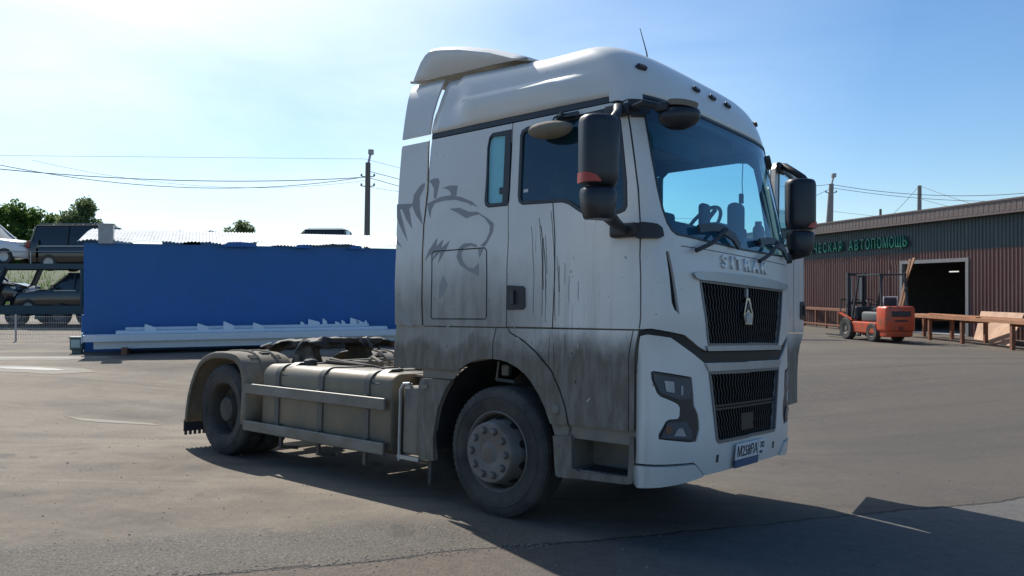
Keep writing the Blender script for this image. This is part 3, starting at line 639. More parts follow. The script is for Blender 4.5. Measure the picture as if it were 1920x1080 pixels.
trim = panel('bumper_trim', sym([(MID, 1.215), (.762, 1.215), (.716, 1.272), (MID, 1.272)]), 'satin_alloy', truck, off=.012, thick=.02, gap=0, ds=.045)
# upper grille
g1 = panel('upper_grille', GRILLE_UP, 'dark_void', truck, off=-.055, thick=.01, gap=0, ds=.05)
def grille_bars(parent, zlo, zhi, hw_lo, hw_hi, n, cell, amp):
    for k in range(n):
        t = (k + .5) / n * 2 - 1; path = []; nz = max(2, round((zhi - zlo) / (cell / 2)))
        for i in range(nz + 1):
            q = i / nz; z = zlo + (zhi - zlo) * q; hw = hw_lo + (hw_hi - hw_lo) * q
            s = MID + t * hw * .985 + (amp if i % 2 else -amp); s = min(max(s, MID - hw + .012), MID + hw - .012); path.append((s, z))
        b = MB(); V, F = ribbon_geo(path, .013, h=.022, off=-.040, step=.2); b.add(V, F); b.build('grille_bar', 'grille_black', parent)
grille_bars(g1, 1.408, 1.868, .640, .755, 30, .095, .010)
ribbon('grille_frame', [inset(GRILLE_UP, .004)], 'frame_grey', g1, w=.020, h=.018, off=-.012, closed=True)
ct = panel('chrome_lid', sym([(MID, 1.872), (.62, 1.874), (.578, 1.885), (.548, 1.915), (.60, 1.930), (.90, 1.946), (MID, 1.954)]), 'satin_alloy', g1, off=.026, thick=.04, gap=0, ds=.045)
panel('chrome_sill', sym([(MID, 1.362), (.745, 1.362), (.728, 1.40), (MID, 1.402)]), 'satin_alloy', g1, off=.020, thick=.04, gap=0, ds=.045)
g2 = panel('lower_grille', GRILLE_LOW, 'dark_void', truck, off=-.055, thick=.01, gap=0, ds=.05)
grille_bars(g2, .694, 1.204, .505, .638, 25, .10, .011)
ribbon('grille_crossbar', [[(MID - .58, .955), (MID + .58, .955)], [(MID - .56, .93), (MID + .56, .93)]], 'black_plastic', g2, w=.016, h=.03, off=-.04)
panel('radar_cover', sym([(MID, .745), (MID - .11, .745), (MID - .11, .875), (MID, .875)]), 'black_plastic', g2, off=-.012, thick=.03, gap=0)
ribbon('grille_frame', [inset(GRILLE_LOW, .004)], 'frame_grey', g2, w=.024, h=.020, off=-.012, closed=True)
# badge on the upper grille: a pointed prism over a triangle
b = MB(); V, F = panel_geo([(MID - .085, 1.645), (MID - .03, 1.775), (MID + .03, 1.775), (MID + .085, 1.645), (MID + .062, 1.565), (MID - .062, 1.565)], off=.012, thick=.06, gap=0, ds=.05); b.add(V, F)
bd = b.build('badge', 'chrome', g1, smooth=True)
panel('badge_triangle', [(MID - .05, 1.655), (MID, 1.755), (MID + .05, 1.655), (MID, 1.70)], 'dark_trim', bd, off=.018, thick=.006, gap=0, ds=.05)
panel('badge_base', [(MID - .05, 1.58), (MID - .058, 1.63), (MID, 1.66), (MID + .058, 1.63), (MID + .05, 1.58)], 'satin_alloy', bd, off=.020, thick=.01, gap=0, ds=.05)
ribbon('emblem_stem', [[(MID, 1.78), (MID + .005, 1.85)]], 'satin_alloy', g1, w=.03, h=.02, off=-.015)
# lettering on the nose
def on_skin(s, z, off=0.0):
    p = S(s, z); n = NRM(np.array([s]), np.array([z]))[0]; p = p + n * off; zc = Vector(n.tolist()).normalized(); xc = Vector((0, 0, 1)).cross(zc).normalized(); yc = zc.cross(xc)
    M = Matrix((xc, yc, zc)).transposed().to_4x4(); M.translation = Vector(p.tolist()); return M
lw = [(-.395, 'S'), (-.262, 'I'), (-.148, 'T'), (.012, 'R'), (.175, 'A'), (.335, 'K')]
for ds_, ch in lw: text_obj('letter', ch, .135, 'letter_silver', on_skin(MID + ds_, 2.030, .006), front, extrude=.009, sx=1.28, bevel=.004)
# number plate
pl = MB(); M = on_skin(MID - .015, .600, .030)
pl.rbox(-.27, .27, -.062, .062, -.008, .004, .004, 1, M); po = pl.build('number_plate', 'plate_white', truck)
def PM(x, y, z): return M @ Matrix.Translation((x, y, z))
text_obj('plate_text', 'М258ВА', .115, 'ink', PM(-.075, -.004, .0055), po, extrude=.001, sx=.86, bold=.0008)
text_obj('plate_text', '702', .070, 'ink', PM(.198, .014, .0055), po, extrude=.001, sx=.82)
text_obj('plate_text', 'RUS', .032, 'ink', PM(.185, -.04, .0055), po, extrude=.001)
b = MB(); b.box(.118, .122, -.058, .058, .004, .0055, M); b.build('plate_line', 'ink', po)
b = MB(); b.box(-.27, .15, -.122, -.064, -.008, .002, M); b.build('plate_holder', 'plate_blue', po)
panel('tow_cover', [(.885, .60), (.915, .60), (.915, .545), (.885, .545)], 'dark_trim', bumper, off=.004, gap=0, ds=.02)
panel('tow_cover', mir([(.885, .60), (.915, .60), (.915, .545), (.885, .545)]), 'dark_trim', bumper, off=.004, gap=0, ds=.02)
for side in (0, 1):
    f = (lambda p: p) if side == 0 else mir
    hl = panel('headlight', f(HEADL), 'lamp_dark', truck, off=-.006, thick=.03, gap=.004, ds=.03, dz=.03)
    panel('headlight_lens', f([(.225, 1.20), (.545, 1.16), (.555, 1.03), (.43, 1.02), (.27, 1.075), (.228, 1.16)]), 'lamp_lens', hl, off=.002, thick=.006, gap=0, ds=.03, dz=.03)
    panel('projector', f([(.30, 1.158), (.38, 1.150), (.385, 1.072), (.315, 1.085)]), 'lamp_bright', hl, off=.006, thick=.006, gap=0, ds=.02, dz=.02)
    panel('projector', f([(.445, 1.12), (.465, 1.12), (.465, 1.055), (.445, 1.055)]), 'lamp_bright', hl, off=.006, thick=.006, gap=0, ds=.02, dz=.02)
    panel('fog_lamp', f([(.325, .868), (.50, .868), (.56, .80), (.56, .74), (.275, .768)]), 'lamp_lens', hl, off=.002, thick=.006, gap=0, ds=.03, dz=.03)
    panel('indicator', f([(.318, .845), (.355, .845), (.365, .80), (.325, .79), (.305, .81)]), 'marker_lamp', hl, off=.006, thick=.006, gap=0, ds=.02, dz=.02)
    panel('fog_lamp_bulb', f([(.42, .825), (.46, .825), (.50, .765), (.38, .775)]), 'lamp_bright', hl, off=.005, thick=.006, gap=0, ds=.02, dz=.02)
for s in (.364, 1.12, MID, LT - 1.12, LT - .364):
    mlp = panel('marker_light', [(s - .055, 3.437), (s - .03, 3.458), (s + .04, 3.455), (s + .055, 3.437), (s + .04, 3.420), (s - .03, 3.420)], 'dark_trim', truck, off=.022, thick=.03, gap=0, ds=.03, dz=.02)
    panel('marker_lens', [(s - .025, 3.448), (s + .04, 3.446), (s + .04, 3.427), (s - .025, 3.427)], 'marker_lamp', mlp, off=.027, thick=.01, gap=0, ds=.03, dz=.02)
# lion on the sleeper side and fairing: polygons read off the side as (s, z)
LION = [([(-2.465, 2.613), (-2.246, 2.601), (-2.267, 2.569), (-2.292, 2.558), (-2.252, 2.374), (-2.331, 2.46), (-2.392, 2.566), (-2.423, 2.562), (-2.315, 2.264), (-2.394, 2.37), (-2.464, 2.483)], 'side'), ([(-2.246, 2.601), (-2.224, 2.68), (-2.14, 2.752), (-2.074, 2.775), (-2.08, 2.733), (-2.148, 2.646), (-2.147, 2.553), (-2.108, 2.397), (-2.199, 2.49), (-2.247, 2.574)], 'side'), ([(-1.877, 2.765), (-1.928, 2.62), (-1.957, 2.622), (-1.952, 2.707), (-1.983, 2.757), (-2.018, 2.78), (-1.958, 2.8), (-1.895, 2.796)], 'side'), ([(-1.846, 2.703), (-1.75, 2.716), (-1.648, 2.706), (-1.673, 2.622), (-1.728, 2.625), (-1.744, 2.661), (-1.79, 2.691)], 'side'), ([(-2.046, 2.584), (-1.87, 2.627), (-1.737, 2.631), (-1.61, 2.603), (-1.488, 2.554), (-1.414, 2.498), (-1.542, 2.546), (-1.684, 2.585), (-1.833, 2.591), (-1.949, 2.576), (-1.994, 2.527), (-2.013, 2.449), (-2.033, 2.517)], 'side'), ([(-1.763, 2.514), (-1.634, 2.512), (-1.53, 2.47), (-1.426, 2.461), (-1.312, 2.396), (-1.249, 2.349), (-1.264, 2.283), (-1.329, 2.201), (-1.364, 2.166), (-1.414, 2.175), (-1.344, 2.22), (-1.302, 2.285), (-1.293, 2.333), (-1.345, 2.399), (-1.41, 2.439), (-1.498, 2.429), (-1.561, 2.415), (-1.656, 2.467)], 'side'), ([(-1.448, 2.181), (-1.515, 2.205), (-1.602, 2.204), (-1.665, 2.17), (-1.693, 2.095), (-1.658, 2.031), (-1.571, 1.978), (-1.486, 1.944), (-1.436, 1.924), (-1.434, 2.029), (-1.502, 1.988), (-1.562, 2.003), (-1.622, 2.055), (-1.636, 2.118), (-1.603, 2.166), (-1.516, 2.181), (-1.465, 2.165)], 'side'), ([(-1.44, 2.152), (-1.373, 2.154), (-1.425, 2.077)], 'side'), ([(-2.089, 2.074), (-2.042, 2.163), (-1.925, 2.274), (-1.943, 2.197), (-1.848, 2.256), (-1.882, 2.181), (-1.77, 2.239), (-1.818, 2.165), (-1.92, 2.048), (-1.892, 2.143), (-2.004, 2.07), (-1.957, 2.146), (-2.032, 2.124)], 'side'), ([(-2.466, 2.286), (-2.386, 2.207), (-2.462, 2.252)], 'side'), ([(-2.453, 1.672), (-2.323, 1.605), (-2.232, 1.507), (-2.32, 1.506), (-2.402, 1.578), (-2.451, 1.604)], 'side'), ([(-1.855, 1.937), (-1.8, 1.859), (-1.853, 1.784), (-1.907, 1.746), (-1.9, 1.861)], 'side')]
for k, (poly, host) in enumerate(LION):
    panel('lion_print', poly, 'lion_grey', truck, off=.0016, thick=.001, gap=0, ds=.12, dz=.12)
ribbon('fairing_seam', [[(-2.0, 3.148), (-2.034, 2.69), (-2.096, 2.39), (-2.118, 2.13), (-2.120, 1.736), (-2.104, 1.512)]], 'seam_dark', truck, w=.012, h=.002, off=.002)
# roof spoiler
def spoiler():
    prof = [(-1.23, 3.775), (-1.21, 3.82), (-1.17, 3.89), (-1.11, 3.985), (-1.05, 4.04), (-1.00, 4.06), (-.92, 4.06), (-.63, 4.00), (-.27, 3.895), (0, 3.79), (.17, 3.715)]
    low = [(-1.23, 3.775), (-1.1, 3.765), (-.96, 3.755), (-.9, 3.752), (-.8, 3.75), (-.7, 3.745), (-.6, 3.74), (-.4, 3.735), (-.2, 3.73), (0, 3.72), (.17, 3.708)]
    b = MB(); n = len(prof); ys = [-1.10, -1.095, -1.07, -1.0, -.8, -.5, -.2, 0]; ys = ys + [-y for y in ys[:-1]][::-1]; V = []; F = []
    for y in ys:
        t = abs(y) / 1.10; drop = .0 if t < .9 else .05 * ((t - .9) / .1) ** 2
        V += [(x, y, max(z - drop + .045 * (1 - t * t), l[1])) for (x, z), l in zip(prof, low)]
    for j in range(len(ys) - 1): F += [(j * n + i, j * n + i + 1, (j + 1) * n + i + 1, (j + 1) * n + i) for i in range(n - 1)]
    for j in (0, len(ys) - 1):
        k = len(V); V += [(x, ys[j], z) for x, z in low]; F += [(j * n + i, j * n + i + 1, k + i + 1, k + i) for i in range(n - 1)]
    b.add(V, F); o = b.build('roof_spoiler', PAINT, truck, smooth=True); sm = o.modifiers.new('t', 'SOLIDIFY'); sm.thickness = .02; sm.offset = -1
spoiler()
b = MB(); b.tube([(1.02, -.62, 3.60), (.985, -.60, 3.72), (.90, -.56, 3.94)], [.008, .005, .003], 6); b.build('antenna', 'black_plastic', truck)
b = MB(); b.prism([(-1.17, 1.14), (1.17, 1.14), (1.17, 3.2), (1.10, 3.45), (1.0, 3.62), (.8, 3.72), (-.8, 3.72), (-1.0, 3.62), (-1.10, 3.45), (-1.17, 3.2)], -.86, -.82, 'x'); b.build('rear_wall', 'grey_plastic_dusty', truck)

# ---------------- cabin
LEFT_OPEN = [(s, z) for s, z in inset([(p[0], p[1]) for p in DOOR], .035)]
liner = panel('cab_liner', [(-2.08, 1.45), (LT + 2.08, 1.45), (LT + 2.0, 3.22), (-2.0, 3.22)], 'liner_fabric', truck, off=-.065, thick=.012, gap=0, ds=.09, dz=.11,
              holes=[inset(DOORWIN, -.01), inset(SMALLWIN, .0), sym([(MID, 2.10), (.36, 2.10), (.34, 3.17), (MID, 3.17)]), mir(inset(SMALLWIN, .0)), mir([(-1.10, 1.53), (-1.09, 1.96), (-1.04, 2.5), (-.99, 2.75), (-.955, 3.0), (-.93, 3.07), (-.86, 3.118), (-.05, 3.125), (.05, 3.11), (.115, 3.05), (.12, 2.9), (.10, 2.5), (.075, 2.024), (.07, 1.53)])])
b = MB(); b.box(-.80, 1.42, -1.15, 1.15, 1.50, 1.53); b.build('cab_floor', 'liner_dark', truck)
b = MB(); b.box(-.86, -.84, -1.15, 1.15, 1.50, 3.28); b.build('cab_back', 'liner_fabric', truck)
b = MB(); b.box(-.84, 1.16, -1.13, 1.13, 3.24, 3.27); b.build('headliner', 'liner_fabric', truck)
b = MB(); b.rbox(.85, 1.12, -1.1, .7, 3.13, 3.23, .03); b.build('overhead_locker', 'dash_grey', truck)
b = MB(); b.rbox(-.82, -.18, -1.1, 1.1, 1.55, 2.05, .04); b.build('bunk', 'seat_fabric', truck)
b = MB(); b.prism([(.90, 1.6), (.93, 2.28), (1.0, 2.37), (1.18, 2.365), (1.40, 2.19), (1.40, 1.6)], -1.08, 1.08); o = b.build('dashboard', 'dash_grey', truck, smooth=True)
b = MB(); b.rbox(.95, 1.15, .35, .95, 2.36, 2.46, .03); b.rbox(.93, 1.1, -.75, -.3, 2.36, 2.45, .03); b.build('instrument_hood', 'dash_grey', truck)
for y in (-.62, .62):
    b = MB(); b.rbox(.05, .58, y - .25, y + .25, 1.85, 2.02, .05, 3); o = b.build('seat', 'seat_fabric', truck, smooth=True)
    b2 = MB(); Mx = Matrix.Translation((.08, y, 2.0)) @ Matrix.Rotation(R(-12), 4, 'Y'); b2.rbox(-.07, .07, -.24, .24, 0, .68, .05, 3, Mx); b2.rbox(-.06, .05, -.13, .13, .70, .88, .05, 3, Mx); b2.build('backrest', 'seat_fabric', o, smooth=True)
    b3 = MB(); b3.box(.15, .5, y - .15, y + .15, 1.53, 1.86); b3.build('seat_base', 'liner_dark', o)
b = MB(); Mw = Matrix.Translation((.86, .62, 2.46)) @ Matrix.Rotation(R(-50), 4, 'Y')
pts = [Mw @ Vector((.22 * math.cos(a), .22 * math.sin(a), 0)) for a in np.linspace(0, 2 * math.pi, 33)]
b.tube(pts, .017, 8, cap=False); b.tube([Mw @ Vector((-.2, 0, 0)), Mw @ Vector((.2, 0, 0))], .02, 6); b.tube([Mw @ Vector((0, 0, 0)), Mw @ Vector((0, 0, -.35))], .03, 8); b.build('steering_wheel', 'black_plastic', truck, smooth=True)
# tall objects standing on the dashboard
b = MB(); b.rbox(1.0, 1.07, .24, .38, 2.36, 2.62, .035, 3); b.build('dash_screen', 'black_plastic', truck, smooth=True)
b = MB(); b.rbox(1.10, 1.22, .58, .76, 2.34, 2.66, .05, 3); b.build('dash_console', 'dash_grey', truck, smooth=True)
b = MB(); b.tube([(1.10, .95, 3.12), (1.09, .95, 2.9), (1.10, .94, 2.78)], .004, 5); b.rbox(1.07, 1.10, .92, .97, 2.70, 2.79, .004, 1); b.build('hanging_tag', 'black_plastic', truck)
b = MB(); b.lathe([(0, 0), (.045, 0), (.05, .02), (.05, .15), (.03, .18), (.03, .21), (0, .21)], (1.27, .90, 2.30), 'z', 18); b.build('flask', 'red_reflector', smooth=True, label='small red flask on the dashboard behind the left edge of the windscreen', cat='flask').matrix_world = TM
# sun blind / visor pieces behind the windscreen
b = MB(); b.box(1.08, 1.10, -1.02, .1, 2.92, 3.12); b.build('sun_visor', 'dash_grey', truck)

# ---------------- wheels
def wheel(x, side, yo, rear=False):
    """yo = |y| of the outer tyre wall"""
    sg = -1 if side == 0 else 1; Y = lambda d: sg * (yo - d); Rr = .517
    root_name = 'wheel'
    def tyre(y0, nm='tyre'):
        Yt = lambda d: sg * (y0 - d)
        W = .295
        pr = [(.300, .05), (.305, .022), (.34, .004), (.385, -.006), (.41, -.008), (.44, -.003), (.47, .006), (.492, .018), (.505, .032), (.514, .048), (Rr, .06)]
        for gpos in (.085, .125, .165, .205): pr += [(Rr, gpos - .007), (Rr - .016, gpos - .005), (Rr - .016, gpos + .005), (Rr, gpos + .007)]
        pr += [(Rr, W - .06), (.505, W - .032), (.48, W - .012), (.42, W + .005), (.34, W - .004), (.30, W - .05)]
        b = MB(); b.lathe([(r, Yt(d)) for r, d in pr], (x, 0, .515), 'y', 72)
        # shoulder blocks
        for k in range(60):
            a = 2 * math.pi * k / 60; Mk = Matrix.Translation((x, 0, .515)) @ Matrix.Rotation(a, 4, 'Y')
            b.box(.497, .5105, min(Yt(.028), Yt(.055)), max(Yt(.028), Yt(.055)), -.018, .018, Mk)
        o = b.build(nm, 'rubber', truck, smooth=True)
        rb = MB(); rb.lathe([(.425, Yt(-.008)), (.432, Yt(-.0105)), (.438, Yt(-.006))], (x, 0, .515), 'y', 60); rb.build('sidewall_rib', 'rubber', o, smooth=True)
        return o
    t = tyre(yo)
    if rear: tyre(yo - .335)
    b = MB()
    if not rear:
        b.lathe([(.305, Y(.035)), (.318, Y(.018)), (.322, Y(.010)), (.314, Y(.006)), (.300, Y(.018)), (.292, Y(.05)), (.290, Y(.13)), (.276, Y(.115)), (.246, Y(-.02)), (.238, Y(-.072)), (.228, Y(-.082)), (.10, Y(-.082)), (.09, Y(-.076)), (.082, Y(-.076)), (.07, Y(-.084)), (0, Y(-.086))], (x, 0, .515), 'y', 64)
        rm = b.build('rim', 'rim_grey', t, smooth=True)
        for k in range(10):
            a = 2 * math.pi * (k + .5) / 10
            b = MB(); Mk = Matrix.Translation((x, 0, .515)) @ Matrix.Rotation(a, 4, 'Y')
            # opening in the cone between hub and rim, following its slope
            V = []; n = 12; c0 = Vector((.2605, Y(.045), 0)); du = Vector((.246 - .276, Y(-.02) - Y(.115), 0)).normalized(); nn = Vector((du.y * sg, -du.x * sg, 0)).normalized()
            if nn.x < 0: nn = -nn
            for q in range(n):
                an = 2 * math.pi * q / n; V.append(Mk @ (c0 + nn * .005 + du * (.040 * math.cos(an)) + Vector((0, 0, .034 * math.sin(an)))))
            b.add(V, [tuple(range(n))]); b.build('hand_hole', 'dark_void', rm, fix=False)
        for k in range(10):
            a = 2 * math.pi * k / 10; px_, pz_ = x + .178 * math.cos(a), .515 + .178 * math.sin(a)
            b = MB(); b.lathe([(.0, Y(-.0835)), (.032, Y(-.0835))], (px_, 0, pz_), 'y', 16); b.build('nut_socket', 'rim_rear', rm, fix=False)
            b = MB(); b.lathe([(.024, Y(-.082)), (.024, Y(-.100)), (.018, Y(-.110)), (0, Y(-.113))], (px_, 0, pz_), 'y', 14); b.build('nut_cap', 'rim_grey', rm, smooth=True)
    else:
        b.lathe([(.305, Y(.035)), (.318, Y(.018)), (.322, Y(.010)), (.312, Y(.006)), (.300, Y(.02)), (.285, Y(.06)), (.280, Y(.19)), (.25, Y(.205)), (.19, Y(.20)), (.165, Y(.21)), (.150, Y(.18)), (.145, Y(.07)), (.13, Y(.05)), (.06, Y(.045)), (0, Y(.045))], (x, 0, .515), 'y', 64)
        rm = b.build('rim', 'rim_rear', t, smooth=True)
        for k in range(10):
            a = 2 * math.pi * k / 10
            b = MB(); b.lathe([(.016, Y(.20)), (.016, Y(.17)), (.010, Y(.16)), (0, Y(.158))], (x + .168 * math.cos(a), 0, .515 + .168 * math.sin(a)), 'y', 6); b.build('wheel_nut', 'rim_rear', rm)
        for k in range(8):
            a = 2 * math.pi * (k + .5) / 8; b = MB(); b.lathe([(0, Y(.196)), (.028, Y(.197))], (x + .222 * math.cos(a), 0, .515 + .222 * math.sin(a)), 'y', 14); b.build('hand_hole', 'dark_void', rm, fix=False)
    return t
RX = -4.17
for sd_ in (0, 1): wheel(0, sd_, 1.205); wheel(RX, sd_, 1.225, True)
# arch liners over the front wheels
for ym in (-1, 1):
    b = MB(); V = []; F = []; n = 18
    for k in range(n + 1):
        a = R(-12 + 204 * k / n); r = .655
        for y in (.30, 1.185): V.append((-.06 + r * math.cos(a) * .98, ym * y, .59 + r * math.sin(a)))
    F = [(2 * k, 2 * k + 1, 2 * k + 3, 2 * k + 2) for k in range(n)]; b.add(V, F); b.box(-.74, .66, ym * .28, ym * .30, .3, 1.26); b.build('arch_liner', 'black_plastic', truck, smooth=True)
    b = MB(); b.box(-.80, -.76, min(ym * .75, ym * 1.18), max(ym * .75, ym * 1.18), .14, .50); b.build('mud_flap', 'rubber', truck)
# ---------------- chassis
b = MB()
for y in (-.42, .42): b.box(-5.05, 1.1, y - .035, y + .035, .72, .98)
for x in (-4.95, -4.5, -3.9, -3.2, -2.4, -1.6, -.5, .6): b.box(x - .04, x + .04, -.39, .39, .76, .94)
b.build('frame_rails', 'chassis_dark', truck)
b = MB(); b.tube([(RX, -.95, .515), (RX, .95, .515)], .075, 12); b.lathe([(0, -.2), (.17, -.17), (.22, 0), (.17, .17), (0, .2)], (RX, 0, .515), 'y', 20); b.tube([(0, -.95, .47), (0, .95, .47)], .05, 8); b.tube([(RX + .2, 0, .55), (-1.2, 0, .72)], .05, 10); b.build('axles', 'chassis_dark', truck, smooth=True)
b = MB(); b.rbox(-.9, .95, -.36, .36, .55, 1.10, .06); b.rbox(-1.35, -.9, -.25, .25, .5, .95, .06); b.build('engine_block', 'chassis_dark', truck)
b = MB(); b.box(-5.08, -5.02, -.98, .98, .62, .82); b.rbox(-5.10, -5.0, -1.1, -.72, .66, .80, .01); b.rbox(-5.10, -5.0, .72, 1.1, .66, .80, .01); b.build('rear_beam', 'chassis_dark', truck)
# rear mudguards: a thick arch with a rolled lip, ribs and slots
def mudguard(ym):
    sec = [(-4.985, .30), (-4.975, .45), (-4.94, .62), (-4.88, .78), (-4.79, .93), (-4.70, 1.03), (-4.60, 1.095), (-4.48, 1.14), (-4.35, 1.163), (-4.17, 1.172), (-3.98, 1.165), (-3.86, 1.145), (-3.77, 1.10), (-3.70, 1.03), (-3.655, .93), (-3.635, .80), (-3.63, .62), (-3.64, .38)]
    b = MB(); V = []; F = []; n = len(sec)
    cs = [(1.262, -.075), (1.262, -.03), (1.250, -.006), (1.22, .004), (1.15, .004), (.90, .004), (.66, .004), (.62, -.01)]
    for i, (x, z) in enumerate(sec):
        cx, cz = RX, .55; d = Vector((x - cx, z - cz)).normalized()
        for y, o in cs: V.append((x + d.x * o, ym * y, z + d.y * o))
    m = len(cs)
    for i in range(n - 1): F += [(i * m + k, i * m + k + 1, (i + 1) * m + k + 1, (i + 1) * m + k) for k in range(m - 1)]
    b.add(V, F); o = b.build('mudguard', 'grey_plastic_dusty' if ym > 0 else 'tan_dust', truck, smooth=True); sm = o.modifiers.new('t', 'SOLIDIFY'); sm.thickness = .014; sm.offset = -1
    b = MB()
    for yy in (1.02, .80):     # two raised ribs running over the arch
        pts = [(x + (x - RX) * .012, ym * yy, z + (z - .55) * .02) for x, z in sec[5:15]]; b.tube(pts, .014, 6)
    b.build('mudguard_rib', 'tan_dust', o, smooth=True)
    for (x, z, yy) in ((-3.80, 1.118, 1.08), (-3.80, 1.118, .78), (-4.12, 1.178, .95), (-4.12, 1.178, .72), (-3.90, 1.158, .88)):
        b = MB(); M2 = Matrix.Translation((x, ym * yy, z + .006)) @ Matrix.Rotation(R(30 if x > -3.85 else 6), 4, 'Y'); b.box(-.035, .035, -.05, .05, -.012, .004, M2); b.build('slot', 'dark_void', o)
    b = MB(); b.box(-5.0, -4.985, min(ym * .68, ym * 1.25), max(ym * .68, ym * 1.25), .19, .33)
    for k in range(10): b.box(-5.01, -4.98, ym * (.70 + k * .058) - .012, ym * (.70 + k * .058) + .012, .145, .20)
    for k in range(3): b.box(-5.006, -4.998, min(ym * .68, ym * 1.25), max(ym * .68, ym * 1.25), .205 + k * .04, .212 + k * .04)
    b.build('spray_flap', 'dark_trim', o)
mudguard(-1); mudguard(1)
# fuel tank on the right, smaller box on the left
def tank(ym, x0, x1, zt=1.065, zb=.315, yi=.50, yo=1.185, m='tank_alloy'):
    r = .13; prof = []
    for cy, cz, a0 in ((yo - r, zt - r, 0), (yi + r, zt - r, 90), (yi + r, zb + r, 180), (yo - r, zb + r, 270)):
        for k in range(7): a = R(a0 + 90 * k / 6); prof.append((cy + r * math.cos(a), cz + r * math.sin(a)))
    b = MB(); n = len(prof); V = []; cyc = (yi + yo) / 2; czc = (zt + zb) / 2
    for x, s_ in ((x0, .93), (x0 + .012, .98), (x0 + .035, 1), (x1 - .035, 1), (x1 - .012, .98), (x1, .93)):
        V += [(x, ym * (cyc + (y - cyc) * s_), czc + (z - czc) * s_) for y, z in prof]
    F = [(i * n + k, i * n + (k + 1) % n, (i + 1) * n + (k + 1) % n, (i + 1) * n + k) for i in range(5) for k in range(n)] + [tuple(range(n)), tuple(range(5 * n, 6 * n))]
    b.add(V, F); o = b.build('fuel_tank', m, truck, smooth=True)
    for x in (x0 + .30, (x0 + x1) / 2, x1 - .34):
        b = MB(); V = []
        for xx in (x - .04, x + .04):
            for off in (.002, .014): V += [(xx, ym * (cyc + (y - cyc) * (1 + off / .34)), czc + (z - czc) * (1 + off / .37)) for y, z in prof]
        F = [(a * n + k, a * n + (k + 1) % n, b_ * n + (k + 1) % n, b_ * n + k) for a, b_ in ((0, 1), (1, 3), (3, 2)) for k in range(n)]
        b.add(V, F); b.build('tank_strap', 'strap_steel', o, smooth=True)
    for x in (x0 + .62, x0 + 1.30):
        b = MB(); b.lathe([(0, zt + .0), (.014, zt + .001)], (x, ym * .95, 0), 'z', 8)
        b.build('tank_rivet', 'strap_steel', o)
    for x in ((x0 + .36), (x1 - .28)):
        b = MB(); b.prism([(yo - .02, zt - .16), (yo - .0, zt - .10), (yo - .06, zt - .02), (yo - .16, zt + .028), (yo - .30, zt + .032), (yo - .30, zt + .004), (yo - .16, zt + .0), (yo - .08, zt - .05), (yo - .03, zt - .11)], x, x + .10, 'x')
        if ym < 0: b.V = [(v[0], -v[1], v[2]) for v in b.V]
        b.build('tank_bracket', 'dark_trim', o, smooth=True)
    b = MB(); b.lathe([(0, zt + .07), (.055, zt + .065), (.07, zt + .05), (.07, zt - .01)], (x0 + .50, ym * (yo - .26), 0), 'z', 20); b.build('filler_cap', 'black_plastic', o, smooth=True)
    return o
tank(-1, -3.42, -1.30); tank(1, -2.6, -1.30)
for z0, z1, nm in ((.735, .845, 'side_rail'), (.335, .445, 'side_rail')):
    b = MB(); b.rbox(-3.66, -1.31, -1.262, -1.228, z0, z1, .01, 2); b.box(-3.66, -1.31, -1.264, -1.258, z0 + .035, z0 + .045); r_o = b.build(nm, 'rail_alloy', truck)
    b = MB()
    for x in (-3.05, -2.36, -1.62): b.box(x - .025, x + .025, -1.228, -1.19, z0 - .01, z1 + .01)
    b.build('rail_mount', 'strap_steel', r_o)
b = MB()
for x in (-3.0, -2.35, -1.62): b.box(x - .02, x + .02, -1.22, -1.19, .21, .36); b.beam((x, -1.2, .22), (x, -1.0, .19), .03)
b.build('rail_hanger', 'chassis_dark', truck, kind='stuff')
# air canister between tank and cab
b = MB(); b.rbox(-1.17, -.955, -1.16, -.62, .36, .965, .03, 3); b.build('tool_box', 'grey_plastic_dusty', truck, smooth=True)
b = MB(); b.tube([(-1.18, -1.18, .30), (-1.18, -1.18, .93), (-1.14, -1.18, .985), (-1.06, -1.18, .99)], .014, 8); b.beam((-1.2, -1.17, .335), (-.92, -1.17, .335), .035); b.lathe([(0, 0), (.03, .0), (.03, .05), (0, .05)], (-1.10, -1.15, .94), 'z', 12); b.build('box_bracket', 'satin_alloy', truck, smooth=True)
# deck plate, hoses and cables behind the cab
b = MB(); b.box(-2.9, -1.0, -.52, .52, .985, 1.0); b.box(-1.55, -1.0, -.9, -.5, 1.03, 1.05); b.build('deck_plate', 'tan_dust', truck)
random.seed(11)
for k in range(9):
    x = -1.05; y = -.75 + k * .13; pts = []
    for j in range(7):
        t = j / 6; pts.append((x - t * random.uniform(1.3, 2.0), y + random.uniform(-.09, .09) + .1 * math.sin(t * 4), 1.08 + .05 * math.sin(t * 7 + k) + random.uniform(0, .03)))
    b = MB(); b.tube(pts, random.choice([.011, .015, .02]), 7); b.build('air_hose', random.choice(['tan_dust', 'grey_plastic_dusty', 'chassis_dark']), truck, smooth=True)
b = MB(); b.rbox(-2.62, -2.36, -.62, -.38, 1.04, 1.13, .02); b.tube([(-2.5, -.5, 1.12), (-2.35, -.55, 1.17), (-2.15, -.6, 1.12)], .018, 8); b.build('valve_block', 'tan_dust', truck, smooth=True)
b = MB(); b.rbox(-1.6, -1.1, .45, .95, .45, 1.0, .04); b.build('battery_box', 'grey_plastic_dusty', truck)
